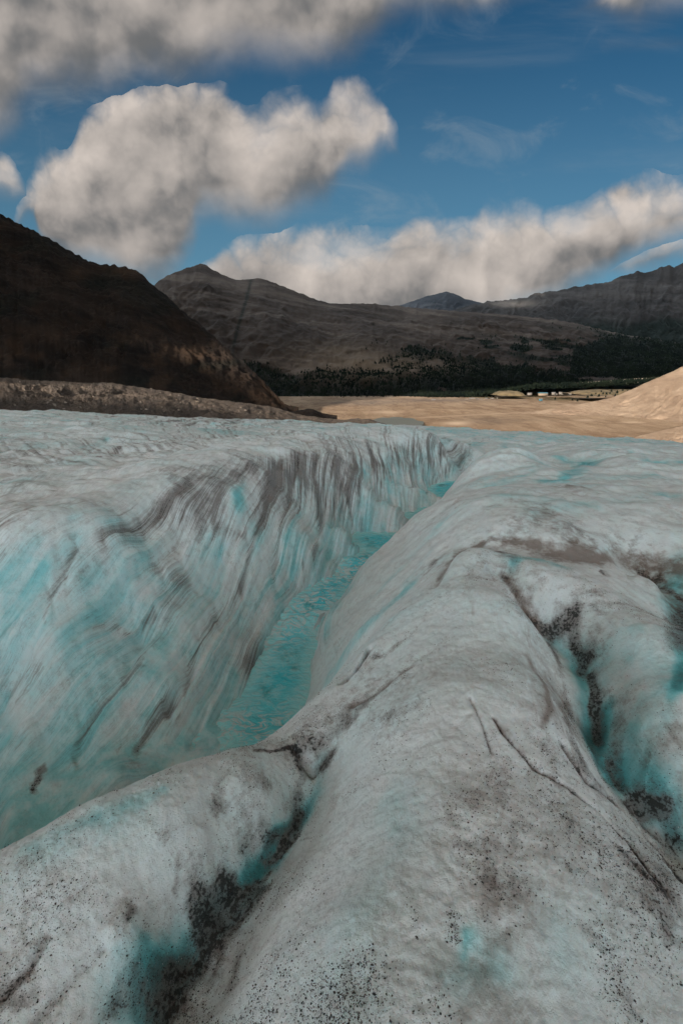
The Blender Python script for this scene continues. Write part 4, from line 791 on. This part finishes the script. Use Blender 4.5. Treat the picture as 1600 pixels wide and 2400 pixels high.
house(1105, 935, 1400, 18, 10, 4, m_white, m_gr, 'grey roofed shed in the middle of the car park')
def coach():
    r = bpy.data.objects.new('coach', None); SC.collection.objects.link(r)
    part('body', boxv(-5.5, 5.5, -1.3, 1.3, .6, 3.4), m_white, r)
    for s in (-1, 1): part('window', boxv(-5, 5, s * 1.302 - .03 * (s < 0), s * 1.302 + .03 * (s > 0), 2.0, 3.0), m_dk, r)
    for xx in (-3.6, 3.4):
        for s in (-1, 1):
            V = []; n = 10
            for yy in (-.2, .2):
                V += [(xx + .55 * math.cos(2 * math.pi * i / n), s * 1.2 + yy, .55 + .55 * math.sin(2 * math.pi * i / n)) for i in range(n)]
            me = bpy.data.meshes.new('wheel'); me.from_pydata(V, [], [(i, (i + 1) % n, n + (i + 1) % n, n + i) for i in range(n)] + [tuple(range(n)), tuple(range(2 * n - 1, n - 1, -1))]); link('wheel', me, m_rub, r)
    return r
c0 = coach(); spots = [(1007,941),(1022,942),(1034,942),(1048,940),(1082,939),(1090,938),(1098,937),(1118,936),(1128,937),(1140,935),(1152,935),(1164,934),(1318,925),(1328,925),(1345,926),(1352,924),(1362,925),(1302,925)]
for k, (a, b) in enumerate(spots):
    if k == 0: r = c0
    else:
        r = c0.copy(); SC.collection.objects.link(r)
        for ch in c0.children: d = ch.copy(); SC.collection.objects.link(d); d.parent = r
    p = at(a, b, 1350 if k < 12 else 1400); r.location = (p[0], p[1], p[2] - .5); r.rotation_euler.z = (k * 2.1) % 3.1
    set_props(r, 'tiny white coach parked in the gravel car park below the forest' if k < 12 else 'tiny white coach parked beside the cabins of the settlement', 'coach', 'coaches in the car park' if k < 12 else 'coaches by the cabins')

# boulders on the moraine and stones on the ice
IV, IF = icos()
def rock_mesh(seed):
    v = IV.copy(); r_ = np.random.default_rng(seed); v = v * (1 + r_.uniform(-.25, .25, (12, 1))) * np.array([1.25, 1, .75]); return npmesh('boulder', v, IF, False)
m_bo, nt, bs = material('pale_boulder'); oc = obco(nt); c = mix(nt, noise(nt, oc, 2, 5).ss(.35, .65), (.13, .11, .095), (.30, .26, .22)); nt.links.new(c.k, bs.inputs['Base Color']); bs.inputs['Roughness'].default_value = .9; bump(nt, bs, noise(nt, oc, 6, 5), .6, .2)
rocks = [rock_mesh(s) for s in range(5)]
for m in rocks: m.materials.append(m_bo)
pm = topix(V0m); nrow0 = 170; f0x, f0y, f0v = pm[0][:nrow0].ravel(), pm[1][:nrow0].ravel(), V0m[:nrow0].reshape(-1, 3)
bl = [(355,908),(150,962),(190,956),(155,960),(130,950),(380,955),(425,945),(463,934),(465,942),(460,942),(388,931),(220,930),(330,942),(90,935),(60,915),(500,952),(540,960),(300,925),(250,950),(420,962),(575,962),(610,966),(345,960),(35,950),(480,958)]
random.seed(4)
bl += [(random.uniform(0, 700), None) for _ in range(45)]
for k, (a, b) in enumerate(bl):
    if b is None: b = float(interp(M0C, a)) + random.uniform(4, 55)
    i = np.argmin((f0x - a) ** 2 + (f0y - b) ** 2); o = bpy.data.objects.new('boulder', rocks[k % 5]); SC.collection.objects.link(o)
    s = random.uniform(.25, .6) if k > 24 else random.uniform(.45, .8); o.location = f0v[i]; o.scale = (s, s, s); o.rotation_euler = (random.random(), random.random(), random.random() * 6)
    set_props(o, 'pale boulder lying on the grey rubble bank behind the ice', 'boulder', 'pale boulders on the moraine')

# ---------------------------------------------------------------- unseen banks added behind and above the camera to shadow ice and mountains
m_c, nt, bs = material('shade_cloud_vapour'); c = mix(nt, noise(nt, obco(nt), .003, 5), (.75, .76, .78), (.9, .9, .9)); nt.links.new(c.k, bs.inputs['Base Color']); bs.inputs['Roughness'].default_value = 1
CH = 1400.0
def shade_cloud_bank(name, target_fn, x0, x1, y0, y1, n, seed, label):
    """a bank whose shadow falls where target_fn(x, y) > 0 on the ground at valley level"""
    k = (CH - VZ) / math.tan(SUN_EL); ox, oy = math.sin(SUN_AZ) * k, math.cos(SUN_AZ) * k
    gx, gy = np.meshgrid(np.linspace(x0, x1, n), np.linspace(y0, y1, n)); t = target_fn(gx, gy) + fbm(gx * .003, gy * .003, 4, seed) * 70
    F = gridfaces(n, n); ok = (t > 0).ravel(); F = F[ok[F].all(1)]; used = np.unique(F); rm = np.full(n * n, -1); rm[used] = np.arange(len(used))
    th_ = np.clip(t, 0, 400).ravel()[used]; lumps = fbm(gx * .004, gy * .004, 4, seed + 9).ravel()[used]
    bx, by = gx.ravel()[used] + ox, gy.ravel()[used] + oy
    lo = np.stack([bx, by, CH - 10 + 0 * th_ + lumps * 15], -1); hi = np.stack([bx, by, CH + th_ * .35 + np.abs(lumps) * 60], -1)
    V = np.concatenate([lo, hi]); m = len(lo)
    o = link(name, npmesh(name, V, np.concatenate([rm[F], rm[F][:, ::-1] + m])), m_c); set_props(o, label, 'shade_cloud', kind='structure'); return o
def tA(x, y):
    a = np.maximum(-90 - x + .42 * np.maximum(y - 900, 0), 240 - y)            # ice and left mountain
    return np.minimum(a, np.minimum(2300 - y, 2600 + x))
def tB(x, y):
    d = (y - 1640 - .10 * (x - 400))
    h1 = (1 - np.sqrt(((x - 200) / 300) ** 2 + ((y - 1990) / 70) ** 2)) * 110
    h2 = (1 - np.sqrt(((x - 1900) / 150) ** 2 + ((y - 4560) / 110) ** 2)) * 110
    return np.minimum(np.minimum(d, -h1), -h2)
shade_cloud_bank('shade_cloud', tA, -3200, 1600, -1500, 2350, 170, 301, 'unseen grey cumulus bank added behind the camera to keep sun off the ice')
shade_cloud_bank('shade_cloud', tB, -3600, 5200, 1400, 5750, 240, 311, 'unseen broad grey cumulus bank added above the valley to keep sun off the mountains')
